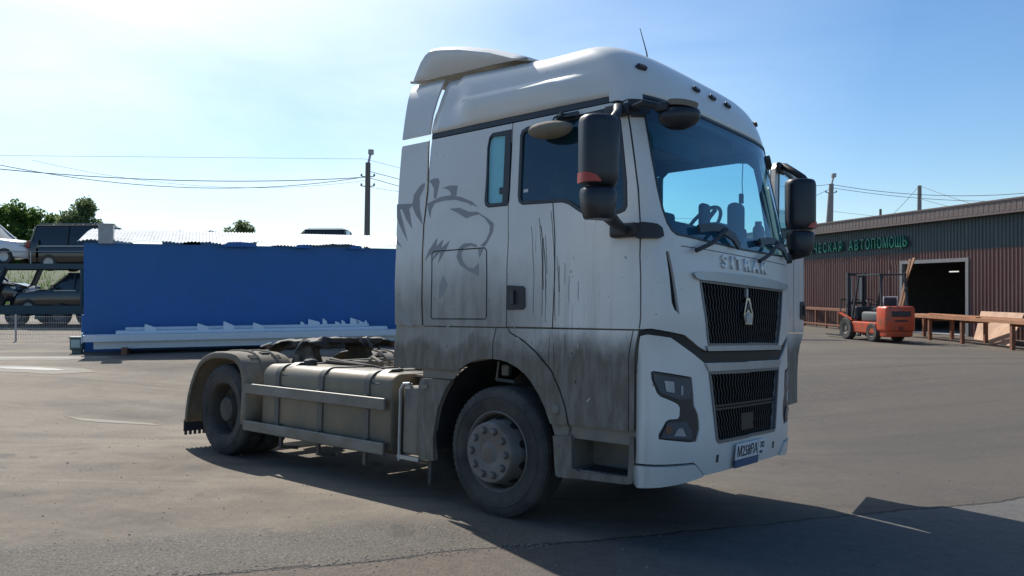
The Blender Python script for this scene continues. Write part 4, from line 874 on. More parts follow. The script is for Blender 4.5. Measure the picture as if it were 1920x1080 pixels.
# fifth wheel: horseshoe plate on a pedestal, under a torn greasy cover
def fifth():
    cx = -3.75
    b = MB(); b.rbox(cx - .55, cx + .45, -.5, .5, 1.0, 1.03, .006, 1); b.build('mounting_plate', 'chassis_dark', truck)
    for ym in (-1, 1):
        b = MB(); b.prism([(cx - .26, 1.03), (cx + .26, 1.03), (cx + .14, 1.24), (cx - .14, 1.24)], ym * .34, ym * .44); b.build('pedestal', 'chassis_dark', truck)
        for k in range(3):
            b = MB(); b.box(cx - .38 + k * .28, cx - .28 + k * .28, min(ym * .49, ym * .515), max(ym * .49, ym * .515), 1.05, 1.13); b.build('rib_plate', 'tan_dust', truck)
    out = [(cx + .46, -.36), (cx + .48, 0), (cx + .46, .36), (cx + .2, .46), (cx - .2, .46), (cx - .62, .34), (cx - .66, .20), (cx - .2, .05), (cx - .15, 0), (cx - .2, -.05), (cx - .66, -.20), (cx - .62, -.34), (cx - .2, -.46), (cx + .2, -.46)]
    Mt = Matrix.Translation((cx, 0, 1.26)) @ Matrix.Rotation(R(-5), 4, 'Y') @ Matrix.Translation((-cx, 0, 0)); b = MB(); b.prism(out, 0, .05, 'z'); b.V = [tuple(Mt @ Vector(v)) for v in b.V]; b.build('coupling_plate', 'grease_black', truck)
    random.seed(5); n = 26; V = []; F = []
    for i in range(n):
        for j in range(n):
            u = i / (n - 1) * 2 - 1; v = j / (n - 1) * 2 - 1; ang = math.atan2(v, u); rr = 1 + .10 * math.sin(5 * ang + 1) + .07 * math.sin(11 * ang)
            x = cx - .05 + u * .56 * rr; y = v * .52 * rr; e = max(abs(u), abs(v))
            z = 1.325 + (x - cx) * .055 + .011 * math.sin(x * 17 + y * 9) + .009 * math.sin(y * 23 - x * 7) - (.075 * max(0, e - .84) / .16 * (1 + .8 * math.sin(ang * 7))) + random.uniform(-.006, .006)
            V.append((x, y, z))
    for i in range(n - 1):
        for j in range(n - 1):
            if min(i, j, n - 2 - i, n - 2 - j) == 0 and random.random() < .25: continue
            F.append((i * n + j, (i + 1) * n + j, (i + 1) * n + j + 1, i * n + j + 1))
    b = MB(); b.add(V, F); o = b.build('torn_cover', 'grease_black', truck, smooth=True, fix=False); sm = o.modifiers.new('t', 'SOLIDIFY'); sm.thickness = .012
    b = MB(); b.tube([(cx - .55, -.52, 1.27), (cx - .75, -.50, 1.235), (cx - .86, -.48, 1.215)], .012, 6); b.build('release_handle', 'satin_alloy', truck)
fifth()
# ---------------- mirrors
def mirror_arm(side):
    post = None if side == 0 else (lambda v: swing((v[0], -v[1], v[2])))
    flip = lambda b: setattr(b, 'V', [post(v) for v in b.V]) if post else None
    par = door_R if side == 0 else door_L
    Mr = Matrix.Translation((1.215, -1.60 if side == 0 else -1.41, 0)) @ Matrix.Rotation(R(-34), 4, 'Z')
    def housing(nm, z0, z1, w, d, taper, m='mirror_black', parent=par):
        bm = bmesh.new(); n = 18; rows = []
        zs_ = [z0, z0 + .012, z0 + .04, z0 + .09, (z0 + z1) / 2, z1 - .06, z1 - .025, z1 - .008, z1]; sc_ = [.80, .90, .96, 1, 1, 1, .95, .86, .70]
        for z, s_ in zip(zs_, sc_):
            q = (z - z0) / (z1 - z0); wl = w * (1 - taper * (1 - q)); row = []
            for k in range(n):
                a = math.pi * k / (n - 1); yy = -math.cos(a) * wl / 2; xx = d * (max(0, math.sin(a))) ** .55 * s_
                row.append(bm.verts.new(Mr @ Vector((xx, yy * s_, z))))
            rows.append(row)
        for i in range(len(rows) - 1):
            for k in range(n - 1): bm.faces.new((rows[i][k], rows[i][k + 1], rows[i + 1][k + 1], rows[i + 1][k]))
            bm.faces.new((rows[i][n - 1], rows[i][0], rows[i + 1][0], rows[i + 1][n - 1]))
        bm.faces.new(rows[0][::-1]); bm.faces.new(rows[-1])
        b = MB(); b.frombm(bm); flip(b); return b.build(nm, m, parent, smooth=True)
    h = housing('mirror_housing', 2.462, 2.935, .275, .15, .03)
    h2 = housing('lower_mirror_housing', 2.235, 2.450, .262, .145, .22)
    b = MB(); b.box(-.012, -.004, -.115, .115, 2.49, 2.90, Mr); flip(b); b.build('mirror_glass', 'mirror_glass', h)
    b = MB(); b.box(-.012, -.004, -.095, .095, 2.28, 2.43, Mr); flip(b); b.build('mirror_glass', 'mirror_glass', h2)
    # orange-red reflector wrapped on the lower outer corner
    V = []; n = 8; F = []
    for k in range(n):
        a = math.pi * (k / (n - 1) * .44); zt = 2.475 + .062 * math.sqrt(max(0, 1 - (k / (n - 1)) ** 2)) + .004
        for z in (2.472, zt):
            V.append(Mr @ Vector((.150 * max(0, math.sin(a)) ** .55 * .985 + .004, -math.cos(a) * .275 / 2 * 1.0 - .003 * math.cos(a), z)))
    F = [(2 * k, 2 * k + 2, 2 * k + 3, 2 * k + 1) for k in range(n - 1)]
    b = MB(); b.add(V, F); flip(b); b.build('orange_reflector', 'red_reflector', h, smooth=True, fix=False)
    b = MB(); b.tube([(1.12, -1.21, 3.10), (1.16, -1.27, 3.085), (1.22, -1.36, 3.02), (1.24, -1.45, 2.95), (1.25, -1.50, 2.88)], [.035, .035, .032, .032, .03], 10); b.rbox(1.02, 1.23, -1.245, -1.20, 3.03, 3.125, .018, 2); flip(b); b.build('upper_arm', 'black_plastic', par, smooth=True)
    b = MB(); b.tube([(1.25, -1.50, 2.27), (1.25, -1.42, 2.235), (1.24, -1.34, 2.215), (1.24, -1.27, 2.20)], [.05, .042, .036, .034], 10); flip(b); b.build('lower_arm', 'black_plastic', par, smooth=True)
    b = MB(); b.rbox(1.10, 1.325, -1.285, -1.205, 2.155, 2.255, .025, 3); flip(b); b.build('arm_foot', 'black_plastic', par, smooth=True)
mirror_arm(0); mirror_arm(1)
for sgn in (-1, 1): 
    f = (lambda p: p) if sgn < 0 else mir
    panel('hinge_cover', f([(.112, 2.245), (.16, 2.250), (.235, 2.235), (.262, 2.21), (.268, 2.155), (.25, 2.142), (.112, 2.142)]), 'black_plastic', truck, off=.055, thick=.06, gap=0, ds=.03, dz=.03)
    panel('mirror_socket', f([(.188, 3.145), (.292, 3.150), (.335, 3.10), (.32, 3.055), (.28, 3.032), (.195, 3.028)]), 'black_plastic', truck, off=.04, thick=.05, gap=0, ds=.03, dz=.03)
# kerb mirror over the right door and front mirror at the windscreen corner
b = MB(); Mk = Matrix.Translation((.575, -1.30, 3.015)) @ Matrix.Rotation(R(2), 4, 'Y')
bm = bmesh.new(); bmesh.ops.create_uvsphere(bm, u_segments=22, v_segments=12, radius=1)
for v in bm.verts:
    z = v.co.z; v.co = Vector((v.co.x * .205, v.co.y * .10, (z * .055 if z > 0 else z * .075)))
b.frombm(bm, Mk); km = b.build('kerb_mirror', 'tan_dust', door_R, smooth=True)
b = MB(); b.tube([(.60, -1.21, 3.13), (.64, -1.25, 3.135), (.66, -1.29, 3.09)], .018, 8); b.box(.58, .78, -1.235, -1.215, 3.10, 3.135); b.tube([(.56, -1.27, 3.06), (.60, -1.28, 3.105), (.74, -1.25, 3.10)], .008, 6); b.build('mirror_bracket', 'dark_trim', km)
b = MB(); Mk = Matrix.Translation((1.535, -1.06, 3.015)) @ Matrix.Rotation(R(40), 4, 'Z') @ Matrix.Rotation(R(-6), 4, 'Y')
bm = bmesh.new(); bmesh.ops.create_uvsphere(bm, u_segments=22, v_segments=12, radius=1)
for v in bm.verts:
    z = v.co.z; v.co = Vector((v.co.x * .150, v.co.y * .095, (z * .070 if z > 0 else z * .105)))
b.frombm(bm, Mk); fm = b.build('front_mirror', 'mirror_black', truck, smooth=True)
b = MB(); b.tube([(1.24, -1.19, 3.09), (1.34, -1.22, 3.10), (1.43, -1.16, 3.07), (1.49, -1.08, 3.05)], .028, 8); b.rbox(1.40, 1.50, -1.19, -1.10, 3.03, 3.10, .02); b.build('mirror_bracket', 'black_plastic', fm, smooth=True)
b = MB(); b.lathe([(0, .0), (.075, .0), (.085, -.01), (.09, .03)], (0, 0, 0), 'x', 20, M=Matrix.Translation((1.56, -1.06, 3.075)) @ Matrix.Rotation(R(40), 4, 'Z') @ Matrix.Rotation(R(-82), 4, 'Y') @ Matrix.Diagonal((1, .8, 1.2, 1))); b.build('mirror_back', 'tan_dust', fm, smooth=True)
# wipers: worn blades lifted off the glass
def wiper(s0, k):
    b = MB(); P = lambda s, z, o: tuple(S(s, z) + NRM(np.array([s]), np.array([z]))[0] * o)
    b.tube([P(s0 - .08, 2.075, .05), P(s0 + .12, 2.145, .06), P(s0 + .36, 2.265, .07)], [.017, .016, .015], 8); a = b.build('wiper_arm', 'black_plastic', truck, smooth=True)
    b = MB(); V, F = ribbon_geo([(s0 - .02, 2.235), (s0 + .15, 2.262), (s0 + .34, 2.272)], .055, h=.02, off=.035); b.add(V, F); V, F = ribbon_geo([(s0 + .36, 2.262), (s0 + .50, 2.235), (s0 + .60, 2.165)], .065, h=.02, off=.03); b.add(V, F)
    b.build('wiper_blade', 'dark_trim', a)
wiper(.64, 0); wiper(1.66, 1); wiper(2.02, 2) if False else None
ribbon('wiper_cowl', [[(s, 2.105) for s in np.linspace(.45, LT - .45, 30)]], 'dark_trim', truck, w=.006, h=.001, off=.0005)

# oil runs and scuffs on the right door and hatch
random.seed(21)
for s0, z0, z1, w in ((-.850, 2.30, 1.62, .004), (-.765, 2.36, 1.60, .005), (-.752, 2.30, 1.80, .010), (-.742, 2.20, 1.70, .007), (-.735, 2.12, 1.55, .004), (-.722, 2.22, 1.92, .005), (-.640, 2.40, 1.56, .006), (-.618, 2.05, 1.60, .004), (-.600, 1.98, 1.78, .005), (-.545, 2.0, 1.84, .004), (-.505, 1.90, 1.70, .003), (-.43, 1.86, 1.72, .003), (-.70, 1.44, 1.18, .004), (-.66, 1.40, 1.02, .004), (-.55, 1.46, 1.30, .003), (-.36, 1.42, 1.28, .003)):
    n = max(4, int((z0 - z1) / .05)); path = []; x = s0
    for k in range(n + 1): x += random.uniform(-.004, .004); path.append((x, z0 + (z1 - z0) * k / n))
    ribbon('oil_run', [path], 'oil_black', truck, w=w * .8, h=.0008, off=.0006)
for s0, z0, dx, dz, w in ((-1.79, 1.83, .07, -.03, .012), (-1.86, 1.70, .02, .07, .022), (-1.76, 1.68, .06, -.03, .012), (-1.80, 1.50, .05, .03, .012), (-1.74, 1.63, .03, -.03, .008), (-1.10, 1.60, .02, -.07, .010), (-1.07, 1.54, .04, -.05, .010), (-2.43, 1.58, .03, -.05, .010), (-2.40, 1.55, .03, .04, .008), (-.80, 1.56, .05, .0, .006), (-.78, 1.36, .01, -.05, .010), (-.43, 1.36, .0, .05, .008), (-1.02, 1.43, .04, -.03, .014), (-.35, .98, .04, .04, .014), (-.30, 1.42, .0, -.05, .006)):
    ribbon('paint_scuff', [[(s0, z0), (s0 + dx * .5, z0 + dz * .4), (s0 + dx * .7, z0 + dz * .7)]], 'scuff_white', truck, w=w * .7, h=.0008, off=.0022)

panel('window_sticker', [(-.905, 2.60), (-.855, 2.60), (-.860, 2.575), (-.91, 2.575)], 'white_plastic', door_R, off=-.009, thick=.0005, gap=0)
panel('window_sticker', [(-1.165, 2.64), (-1.125, 2.64), (-1.13, 2.585), (-1.17, 2.585)], 'dark_trim', truck, off=-.004, thick=.0005, gap=0)
# small bright valve gear seen through the arch over the wheel
b = MB(); b.rbox(-.16, -.08, -.98, -.92, 1.10, 1.20, .012, 1); b.tube([(-.2, -.98, 1.07), (.0, -.98, 1.06)], .016, 6); b.tube([(-.22, -.96, 1.06), (-.20, -.96, 1.22)], .012, 6); b.build('level_valve', 'rail_alloy', truck)

# ================================================================== the yard round the truck (x right, y ahead of the camera, metres)
mat('container_blue', (.002, .112, .37), .45, noise=.06, nscale=1.2, dirt=(.006, .11, .31), dscale=1.2, damt=.3, bump=.03, bscale=3)
mat('roof_white', (.74, .74, .73), .4, metal=.0, noise=.1, dirt=(.5, .48, .44), dscale=3, damt=.4)
mat('vent_grey', (.36, .37, .37), .5, noise=.15)
mat('steel_white', (.68, .72, .76), .5, noise=.05)
mat('wall_brown', (.125, .052, .044), .55, noise=.12, nscale=2, dirt=(.15, .078, .062), dscale=1.3, damt=.4, stretch=(1, 1, .3))
mat('wall_green', (.028, .052, .060), .5, noise=.12, nscale=2, dirt=(.05, .066, .07), dscale=1.3, damt=.35)
mat('fascia_brown', (.155, .115, .105), .5, noise=.12)
mat('sign_green', (.012, .165, .12), .35, noise=.1)
mat('jamb_grey', (.22, .22, .22), .6, noise=.15)
mat('interior_dark', (.34, .33, .33), .9, noise=.3)
mat('timber', (.42, .20, .10), .7, noise=.2, nscale=6, stretch=(1, 1, 1), dirt=(.28, .13, .07), dscale=5, damt=.4)
mat('rust_steel', (.20, .085, .05), .75, noise=.3, nscale=9)
mat('plywood', (.48, .30, .20), .7, noise=.2, nscale=3, dirt=(.33, .19, .12), dscale=1.6, damt=.45)
mat('forklift_orange', (.62, .085, .03), .4, noise=.12, nscale=4, dirt=(.25, .10, .06), dscale=4, damt=.35)
mat('forklift_dark', (.03, .035, .04), .55, noise=.2)
mat('seat_cover', (.09, .10, .10), .7)
mat('car_white', (.72, .73, .74), .25, coat=.6)
mat('car_black', (.012, .014, .018), .22, coat=.8)
mat('car_grey', (.05, .06, .07), .3, coat=.6)
mat('car_window', (.02, .03, .035), .08, coat=.5)
mat('transporter_blue', (.02, .055, .075), .5, noise=.15)
mat('pole_wood', (.17, .15, .13), .9, noise=.25, nscale=4, stretch=(6, 6, .6), bump=.4)
mat('pole_concrete', (.27, .26, .24), .9, noise=.15)
mat('wire', (.04, .04, .045), .7)
mat('mesh_wire', (.45, .45, .44), .5, metal=.4)
mat('bark', (.10, .08, .06), .9, noise=.3, bump=.4)
leaf('leaf_green', (.11, .19, .055))
leaf('leaf_grey_green', (.17, .23, .12))
mat('grass_bank', (.05, .075, .022), .95, noise=.35, nscale=.4)
mat('bucket_teal', (.10, .16, .15), .4, noise=.1)
mat('bucket_pale', (.45, .55, .52), .3)
mat('tarp_blue', (.03, .10, .20), .6)
mat('puddle_wet', (.035, .034, .033), .35, noise=.2)
mat('dust_pale', (.24, .212, .17), .9, noise=.15, nscale=3)
mat('tube_light', (.8, .8, .8), .5, emit=(.25, .25, .23))
mat('stone', (.22, .20, .17), .9, noise=.35, nscale=3)
mat('stone_dark', (.09, .085, .08), .9, noise=.35, nscale=3)

# ---- blue site container with a white corrugated roof
CD = Vector((.9285, .371, 0)); CA = math.atan2(CD.y, CD.x)
cont = empty('site_container', (-10.45, 19.2, 0), CA, 'long blue metal building behind the truck under a white corrugated roof', 'container')
CL = 10.9; CW = 2.45; CH = 2.66
b = MB(); b.box(0, CL, .03, CW, .02, CH); b.build('shell', 'container_blue', cont)
n = 27
pw = (CL - .12) / n
pme = None
for k in range(n):       # wall panels with shallow joints
    x0 = .06 + k * pw
    b = MB(); b.box(x0 + .0004, x0 + pw - .0004, .003 + .0008 * (k % 2), .029, .10, CH - .16)
    b.build('wall_panel', 'container_blue', cont)
for x0, x1, z0, z1 in ((0, .06, .0, CH), (CL - .06, CL, 0, CH), (.06, CL - .06, .0, .10), (.06, CL - .06, CH - .16, CH)):
    b = MB(); b.box(x0, x1, 0, .035, z0, z1); b.build('frame_beam', 'container_blue', cont)
# roof: corrugated sheets, each a little uneven at the eave
sheets = 11; sw = (CL + .2) / sheets
for k in range(sheets):
    random.seed(40 + k); V = []; F = []; m = 12; x0 = -.12 + k * sw; droop = random.uniform(-.02, .03)
    for i in range(m * 2 + 1):
        x = x0 + sw * i / (m * 2); hz = .028 if i % 2 else 0; wv = .015 * math.sin(x * 5.1) + .012 * math.sin(x * 11)
        if k >= 4: wv += .035 * math.sin(x * 3.3 + 1)
        for y, z in ((-.16, CH + .03 + wv + droop), (.3, CH + .10 + wv * .4), (1.1, CH + .25), (2.0, CH + .42), (2.6, CH + .50)): V.append((x, y, z + hz))
    for i in range(m * 2): F += [(i * 5 + j, i * 5 + j + 1, (i + 1) * 5 + j + 1, (i + 1) * 5 + j) for j in range(4)]
    o = mk('roof_sheet', V, F, 'roof_white', cont); sm = o.modifiers.new('t', 'SOLIDIFY'); sm.thickness = .008
b = MB()
for hx, w, h in ((3.6, .95, .09), (8.6, .35, .12), (9.6, .4, .08), (5.2, .5, .05), (6.6, .4, .06)):
    b.prism([(hx - w / 2, CH - .04), (hx + w / 2, CH - .04), (hx + w * .3, CH + h * .8), (hx, CH + h), (hx - w * .3, CH + h * .85)], -.19, -.165, 'y')
b.build('eave_flap', 'container_blue', cont, kind='stuff')
b = MB(); b.rbox(.33, .66, -.18, .18, CH - .02, CH + .46, .012, 1); b.box(.30, .69, -.20, .20, CH + .44, CH + .47); b.build('vent_box', 'vent_grey', cont)
b = MB(); b.box(-.05, 0, .0, .12, .05, .9); b.build('corner_post', 'container_blue', cont)

# ---- stack of white steel profiles lying along the container
CX = lambda x, y, z: tuple(Vector((-10.45, 19.2, 0)) + CD * x + Vector((-.371, .9285, 0)) * y + Vector((0, 0, z)))
random.seed(3)
def profile(x0, x1, y, z, w, h, label, zl=None, fins=()):
    t = empty('steel_profile', CX(x0, y, z), CA, label, 'steel beam', 'white steel profiles stacked beside the blue container')
    L_ = x1 - x0; b = MB(); b.box(0, L_, 0, w, 0, .02); b.box(0, L_, .0, .02, .02, h - .02); b.box(0, L_, 0, w, h - .02, h); b.build('channel', 'steel_white', t)
    for fx, fw, fh in fins:
        b = MB(); b.prism([(fx, h), (fx, h + fh), (fx + .03, h + fh), (fx + fw, h + fh * .45), (fx + fw, h)], .03, .05, 'y'); b.build('gusset', 'steel_white', t)
    return t
profile(.34, 9.9, -1.16, .13, .22, .17, 'lowest front white steel channel of the stack by the blue container')
profile(.14, 10.2, -1.34, .31, .42, .15, 'long white steel channel lying on top at the front of the stack')
profile(.78, 7.3, -.90, .36, .46, .17, 'middle white steel channel with four upright gussets near its left end', fins=((.62, .25, .15), (1.80, .25, .15), (2.40, .25, .19), (3.10, .25, .15)))
profile(.95, 6.9, -.42, .42, .30, .17, 'rear white steel channel with jagged cut plates at its right end', fins=((4.35, .30, .14), (4.72, .12, .15), (5.45, .3, .16), (5.05, .12, .07), (5.22, .1, .10), (4.15, .1, .08), (5.62, .08, .11), (5.75, .12, .05), (5.85, .06, .09)))
b = MB(); b.box(-.02, .0, -.06, .14, -.02, .22); o = b.build('end_plate', 'steel_white', label='small upright white plate at the left end of the steel stack', cat='steel plate'); o.location = CX(.13, -1.30, .30); o.rotation_euler = (0, 0, CA)
for k, x in enumerate((1.0, 4.2, 7.4)):
    b = MB(); b.box(-.06, .06, -.75, .6, 0, .16); o = b.build('bearer', 'rust_steel', label=('left', 'middle', 'right')[k] + ' timber bearer under the stack of white steel profiles', cat='timber block', group='bearers under the steel stack'); o.location = CX(x, -.75, 0); o.rotation_euler = (0, 0, CA)
bk = empty('plastic_bin', (-10.35, 18.75, 0), .2, 'small grey green bin with a pale front at the left foot of the blue container', 'bin')
b = MB(); b.rbox(-.14, .14, -.13, .13, .08, .38, .03, 2); b.box(-.155, .155, -.145, .145, .36, .395); b.build('bin_body', 'bucket_teal', bk)
b = MB(); b.rbox(-.10, .10, -.145, -.13, .14, .33, .006, 1); b.build('front_plate', 'bucket_pale', bk)
b = MB(); b.box(-.10, .10, -.08, .08, 0, .09); b.build('foot', 'bucket_teal', bk)

# ---- cars
def hull(secs, name, m, parent, smooth=True):
    """secs: list of (x, halfwidth, [(y_frac, z)...]) half-section closed symmetrically"""
    V = []; F = []; n = None
    for x, hw, pts in secs:
        ring = [(x, yf * hw, z) for yf, z in pts] + [(x, -yf * hw, z) for yf, z in reversed(pts)]
        n = len(ring); V += ring
    for i in range(len(secs) - 1): F += [(i * n + k, i * n + (k + 1) % n, (i + 1) * n + (k + 1) % n, (i + 1) * n + k) for k in range(n)]
    F += [tuple(range(n)), tuple(range((len(secs) - 1) * n, len(secs) * n))]
    b = MB(); b.add(V, F); return b.build(name, m, parent, smooth=smooth)
def car(name, loc, rz, label, cat, paint, kind='sedan', tilt=0., group=None):
    """+x is the nose"""
    t = empty(name, loc, rz, label, cat, group)
    if tilt: t.rotation_euler = (0, tilt, rz)
    P = {'sedan': dict(L=4.5, W=1.78, belt=.92, roof=1.46, hood=.86, cowl=.75, rear=-1.35, tail=.95, ws=.0), 'suv': dict(L=4.8, W=1.9, belt=1.12, roof=1.86, hood=1.08, cowl=.95, rear=-2.1, tail=1.15, ws=.25),
         'van': dict(L=4.9, W=1.95, belt=1.10, roof=1.92, hood=1.06, cowl=1.15, rear=-2.35, tail=1.3, ws=.45), 'pickup': dict(L=5.2, W=1.9, belt=1.12, roof=1.80, hood=1.08, cowl=.9, rear=-.65, tail=1.12, ws=.25)}[kind]
    L, W, hw = P['L'], P['W'], P['W'] / 2; f, r = L / 2, -L / 2; zb = .28
    def sec(x, w, top, crown): return (x, w, [(.86, zb), (.97, zb + .08), (1.0, .55), (1.0, top - .16), (.96, top - .05), (.85, top), (.5, top + crown), (.0, top + crown)])
    body = hull([sec(r, hw * .86, P['tail'] - .1, 0), sec(r + .08, hw * .95, P['tail'], 0), sec(r + .5, hw, P['tail'] + .02, .01), sec(P['rear'] + .3, hw, P['belt'], .01), sec(P['cowl'], hw, P['belt'], .01), sec(P['cowl'] + .35, hw, P['hood'] + .0, .03), sec(f - .5, hw * .97, P['hood'] - .07, .04), sec(f - .15, hw * .90, P['hood'] - .18, .03), sec(f, hw * .80, P['hood'] - .36, 0)], 'body', paint, t)
    c0, c1 = P['rear'], P['cowl']; rt = P['roof']; b0 = P['belt'] - .02; slope = .75 if kind != 'van' else .55; rs = .18 if kind != 'sedan' else .75
    gs = [(c0, hw * .93, [(1, b0 - .02), (1, b0), (.97, b0 + .01), (.6, b0 + .02), (0, b0 + .02)]), (c0 + rs, hw * .93, [(1, b0 - .02), (.97, b0 + .1), (.86, rt - .12), (.78, rt - .05), (0, rt - .03)]), ((c0 + c1) / 2, hw * .93, [(1, b0 - .02), (.97, b0 + .1), (.86, rt - .11), (.78, rt - .035), (0, rt - .01)]), (c1 - slope, hw * .93, [(1, b0 - .02), (.97, b0 + .1), (.86, rt - .12), (.78, rt - .05), (0, rt - .03)]), (c1, hw * .93, [(1, b0 - .02), (1, b0), (.97, b0 + .01), (.6, b0 + .02), (0, b0 + .02)])]
    hull(gs, 'window_glass', 'car_window', t)
    b = MB(); b.rbox(c0 + rs - .02, c1 - slope + .04, -hw * .77, hw * .77, rt - .06, rt, .025, 2); b.build('roof', paint, t, smooth=True)
    for s_ in (-1, 1):
        for xa, xb in (((c0 + rs), c0), ((c1 - slope), c1)):
            b = MB(); b.beam((xa, s_ * hw * .80, rt - .06), (xb, s_ * hw * .93, b0), .07, .06); b.build('pillar', paint, t)
        xm = (c0 + rs + c1 - slope) / 2
        b = MB(); b.beam((xm, s_ * hw * .81, rt - .07), (xm, s_ * hw * .93, b0), .09, .03); b.build('pillar', paint, t)
        b = MB(); b.rbox(c1 - .35, c1 - .2, s_ * (hw + .02), s_ * (hw + .2), b0 + .02, b0 + .18, .03); b.build('side_mirror', paint, t)
        b = MB(); b.rbox(f - .42, f - .06, s_ * hw * .62, s_ * hw * .90, P['hood'] - .30, P['hood'] - .16, .03); b.build('headlight', 'lamp_bright', t)
        b = MB(); b.rbox(r - .0, r + .12, s_ * hw * .70, s_ * hw * .95, P['tail'] - .32, P['tail'] - .08, .03); b.build('tail_light', 'red_reflector', t)
    b = MB(); b.box(P['rear'] + .4, P['cowl'] - .25, -hw - .004, hw + .004, P['belt'] - .09, P['belt'] - .05); b.build('belt_trim', 'satin_alloy', t)
    if kind in ('suv', 'van'):
        for s_ in (-1, 1):
            b = MB(); b.tube([(c0 + rs + .1, s_ * hw * .70, rt + .05), (c1 - slope - .1, s_ * hw * .70, rt + .05)], .018, 6); b.build('roof_rail', 'satin_alloy', t)
    for wx in (f - .88, r + .92):
        for s_ in (-1, 1):
            b = MB(); b.lathe([(.20, s_ * (hw + .004)), (.33, s_ * (hw + .01)), (.35, s_ * (hw - .02)), (.35, s_ * (hw - .2)), (.2, s_ * (hw - .21))], (wx, 0, .35), 'y', 24, closed=True); w = b.build('wheel', 'rubber', t, smooth=True)
            b = MB(); b.lathe([(0, s_ * (hw - .01)), (.06, s_ * (hw - .01)), (.19, s_ * (hw + .0)), (.205, s_ * (hw + .006))], (wx, 0, .35), 'y', 20); b.build('rim', 'satin_alloy', w, smooth=True)
    return t
DX, DY = 0.022373, 33.0
def tp(px, d=33.0): return (px - 960) / 1475.64 * d
# transporter: tractor out of frame, two decks
tr = empty('car_transporter', (-22.0, 33.6, 0), 0, 'two deck car transporter with dark blue steelwork parked behind the mesh fence', 'truck')
b = MB(); b.box(-6.5, 4.6, -1.2, 1.2, .55, .72); b.box(-6.5, 4.6, -1.25, -1.15, .50, .85); b.box(-6.5, 4.6, 1.15, 1.25, .5, .85); b.build('lower_deck', 'transporter_blue', tr)
b = MB(); b.box(-6.5, 4.6, -1.2, -.55, 2.42, 2.54); b.box(-6.5, 4.6, .55, 1.2, 2.42, 2.54); b.box(-6.5, 4.6, -1.26, -1.16, 2.36, 2.58); b.box(-6.5, 4.6, 1.16, 1.26, 2.36, 2.58); b.build('upper_deck', 'transporter_blue', tr)
for (xa, za, xb, zb) in ((.45, .8, 1.15, 2.42), (4.3, .8, 4.3, 2.42), (-3.5, .8, -3.0, 2.42)):
    for y in (-1.2, 1.2):
        b = MB(); b.beam((xa, y, za), (xb, y, zb), .30 if xa < 4 else .14, .10); b.build('deck_post', 'transporter_blue', tr)
for x in (-4.0, -2.7, 1.55, 3.3, 4.5):
    for s_ in (-1, 1):
        b = MB(); b.lathe([(.22, s_ * 1.2), (.42, s_ * 1.22), (.46, s_ * 1.18), (.46, s_ * .95), (.22, s_ * .94)], (x, 0, .46), 'y', 24, closed=True); w = b.build('wheel', 'rubber', tr, smooth=True)
        b = MB(); b.lathe([(0, s_ * 1.17), (.1, s_ * 1.17), (.22, s_ * 1.2)], (x, 0, .46), 'y', 16); b.build('rim', 'rim_grey', w, smooth=True)
b = MB(); b.rbox(2.3, 2.75, -1.15, -.8, .28, .5, .03); b.build('storage_box', 'transporter_blue', tr)
for x in (-6.4, -4.4, -2.2, 0, 2.2, 4.4):
    b = MB(); b.tube([(x, -1.22, 2.58), (x, -1.22, 3.1)], .02, 6); b.build('deck_stanchion', 'satin_alloy', tr)
b = MB(); b.tube([(-6.4, -1.22, 3.08), (4.4, -1.22, 3.08)], .015, 6); b.build('deck_handrail', 'satin_alloy', tr)
car('parked_car', (-22.55, 33.5, 2.54), 0, 'white estate car on the upper transporter deck at the left edge', 'car', 'car_white', 'suv', group=None)
car('parked_car', (-17.63, 33.5, 2.28), 0.0, 'dark people carrier on the upper transporter deck next to the blue container', 'van', 'car_black', 'van')
car('parked_car', (-22.9, 33.5, .74), 0, 'black saloon on the lower transporter deck at the left edge', 'car', 'car_black', 'suv')
car('parked_car', (-18.3, 33.5, .42), math.pi, 'dark pickup on the lower transporter deck near the blue container', 'car', 'car_black', 'pickup')
# a second transporter behind the container: only its upper load shows above the roof
t2 = empty('car_transporter', (-10.6, 43.0, 0), .05, 'far car transporter mostly hidden behind the blue container', 'truck')
b = MB(); b.box(-6.5, 6.5, -1.2, 1.2, 2.62, 2.76); b.build('upper_deck', 'transporter_blue', t2)
b = MB(); b.box(-6.5, 6.5, -1.2, 1.2, .6, .8); b.build('lower_deck', 'transporter_blue', t2)
for x in (-6, -2, 2, 6):
    for y in (-1.15, 1.15):
        b = MB(); b.box(x - .07, x + .07, y - .06, y + .06, .5, 2.7); b.build('deck_post', 'transporter_blue', t2)
for x in (-5, -3.8, 4, 5.2):
    for s_ in (-1, 1):
        b = MB(); b.lathe([(.22, s_ * 1.2), (.42, s_ * 1.22), (.46, s_ * 1.18), (.46, s_ * .95), (.22, s_ * .94)], (x, 0, .46), 'y', 20, closed=True); b.build('wheel', 'rubber', t2, smooth=True)
car('parked_car', (-10.9, 43.0, 2.90), math.pi, 'dark estate car showing above the white container roof left of the pole', 'car', 'car_black', 'suv')
for px_, w, lab in ((400, 1.6, 'right of the two low blue tarpaulins above the container roof'), (340, 1.0, 'left of the two low blue tarpaulins above the container roof')):
    x = tp(px_, 41); b = MB(); b.prism([(x - w, 0), (x + w, 0), (x + w, 4.33), (x + w * .6, 4.40), (x + w * .2, 4.43), (x - w * .1, 4.60), (x - w * .3, 4.48), (x - w, 4.34)], 41, 43, 'y'); b.build('tarpaulin_load', 'tarp_blue', label=lab, cat='tarpaulin', group='tarpaulins behind the container')

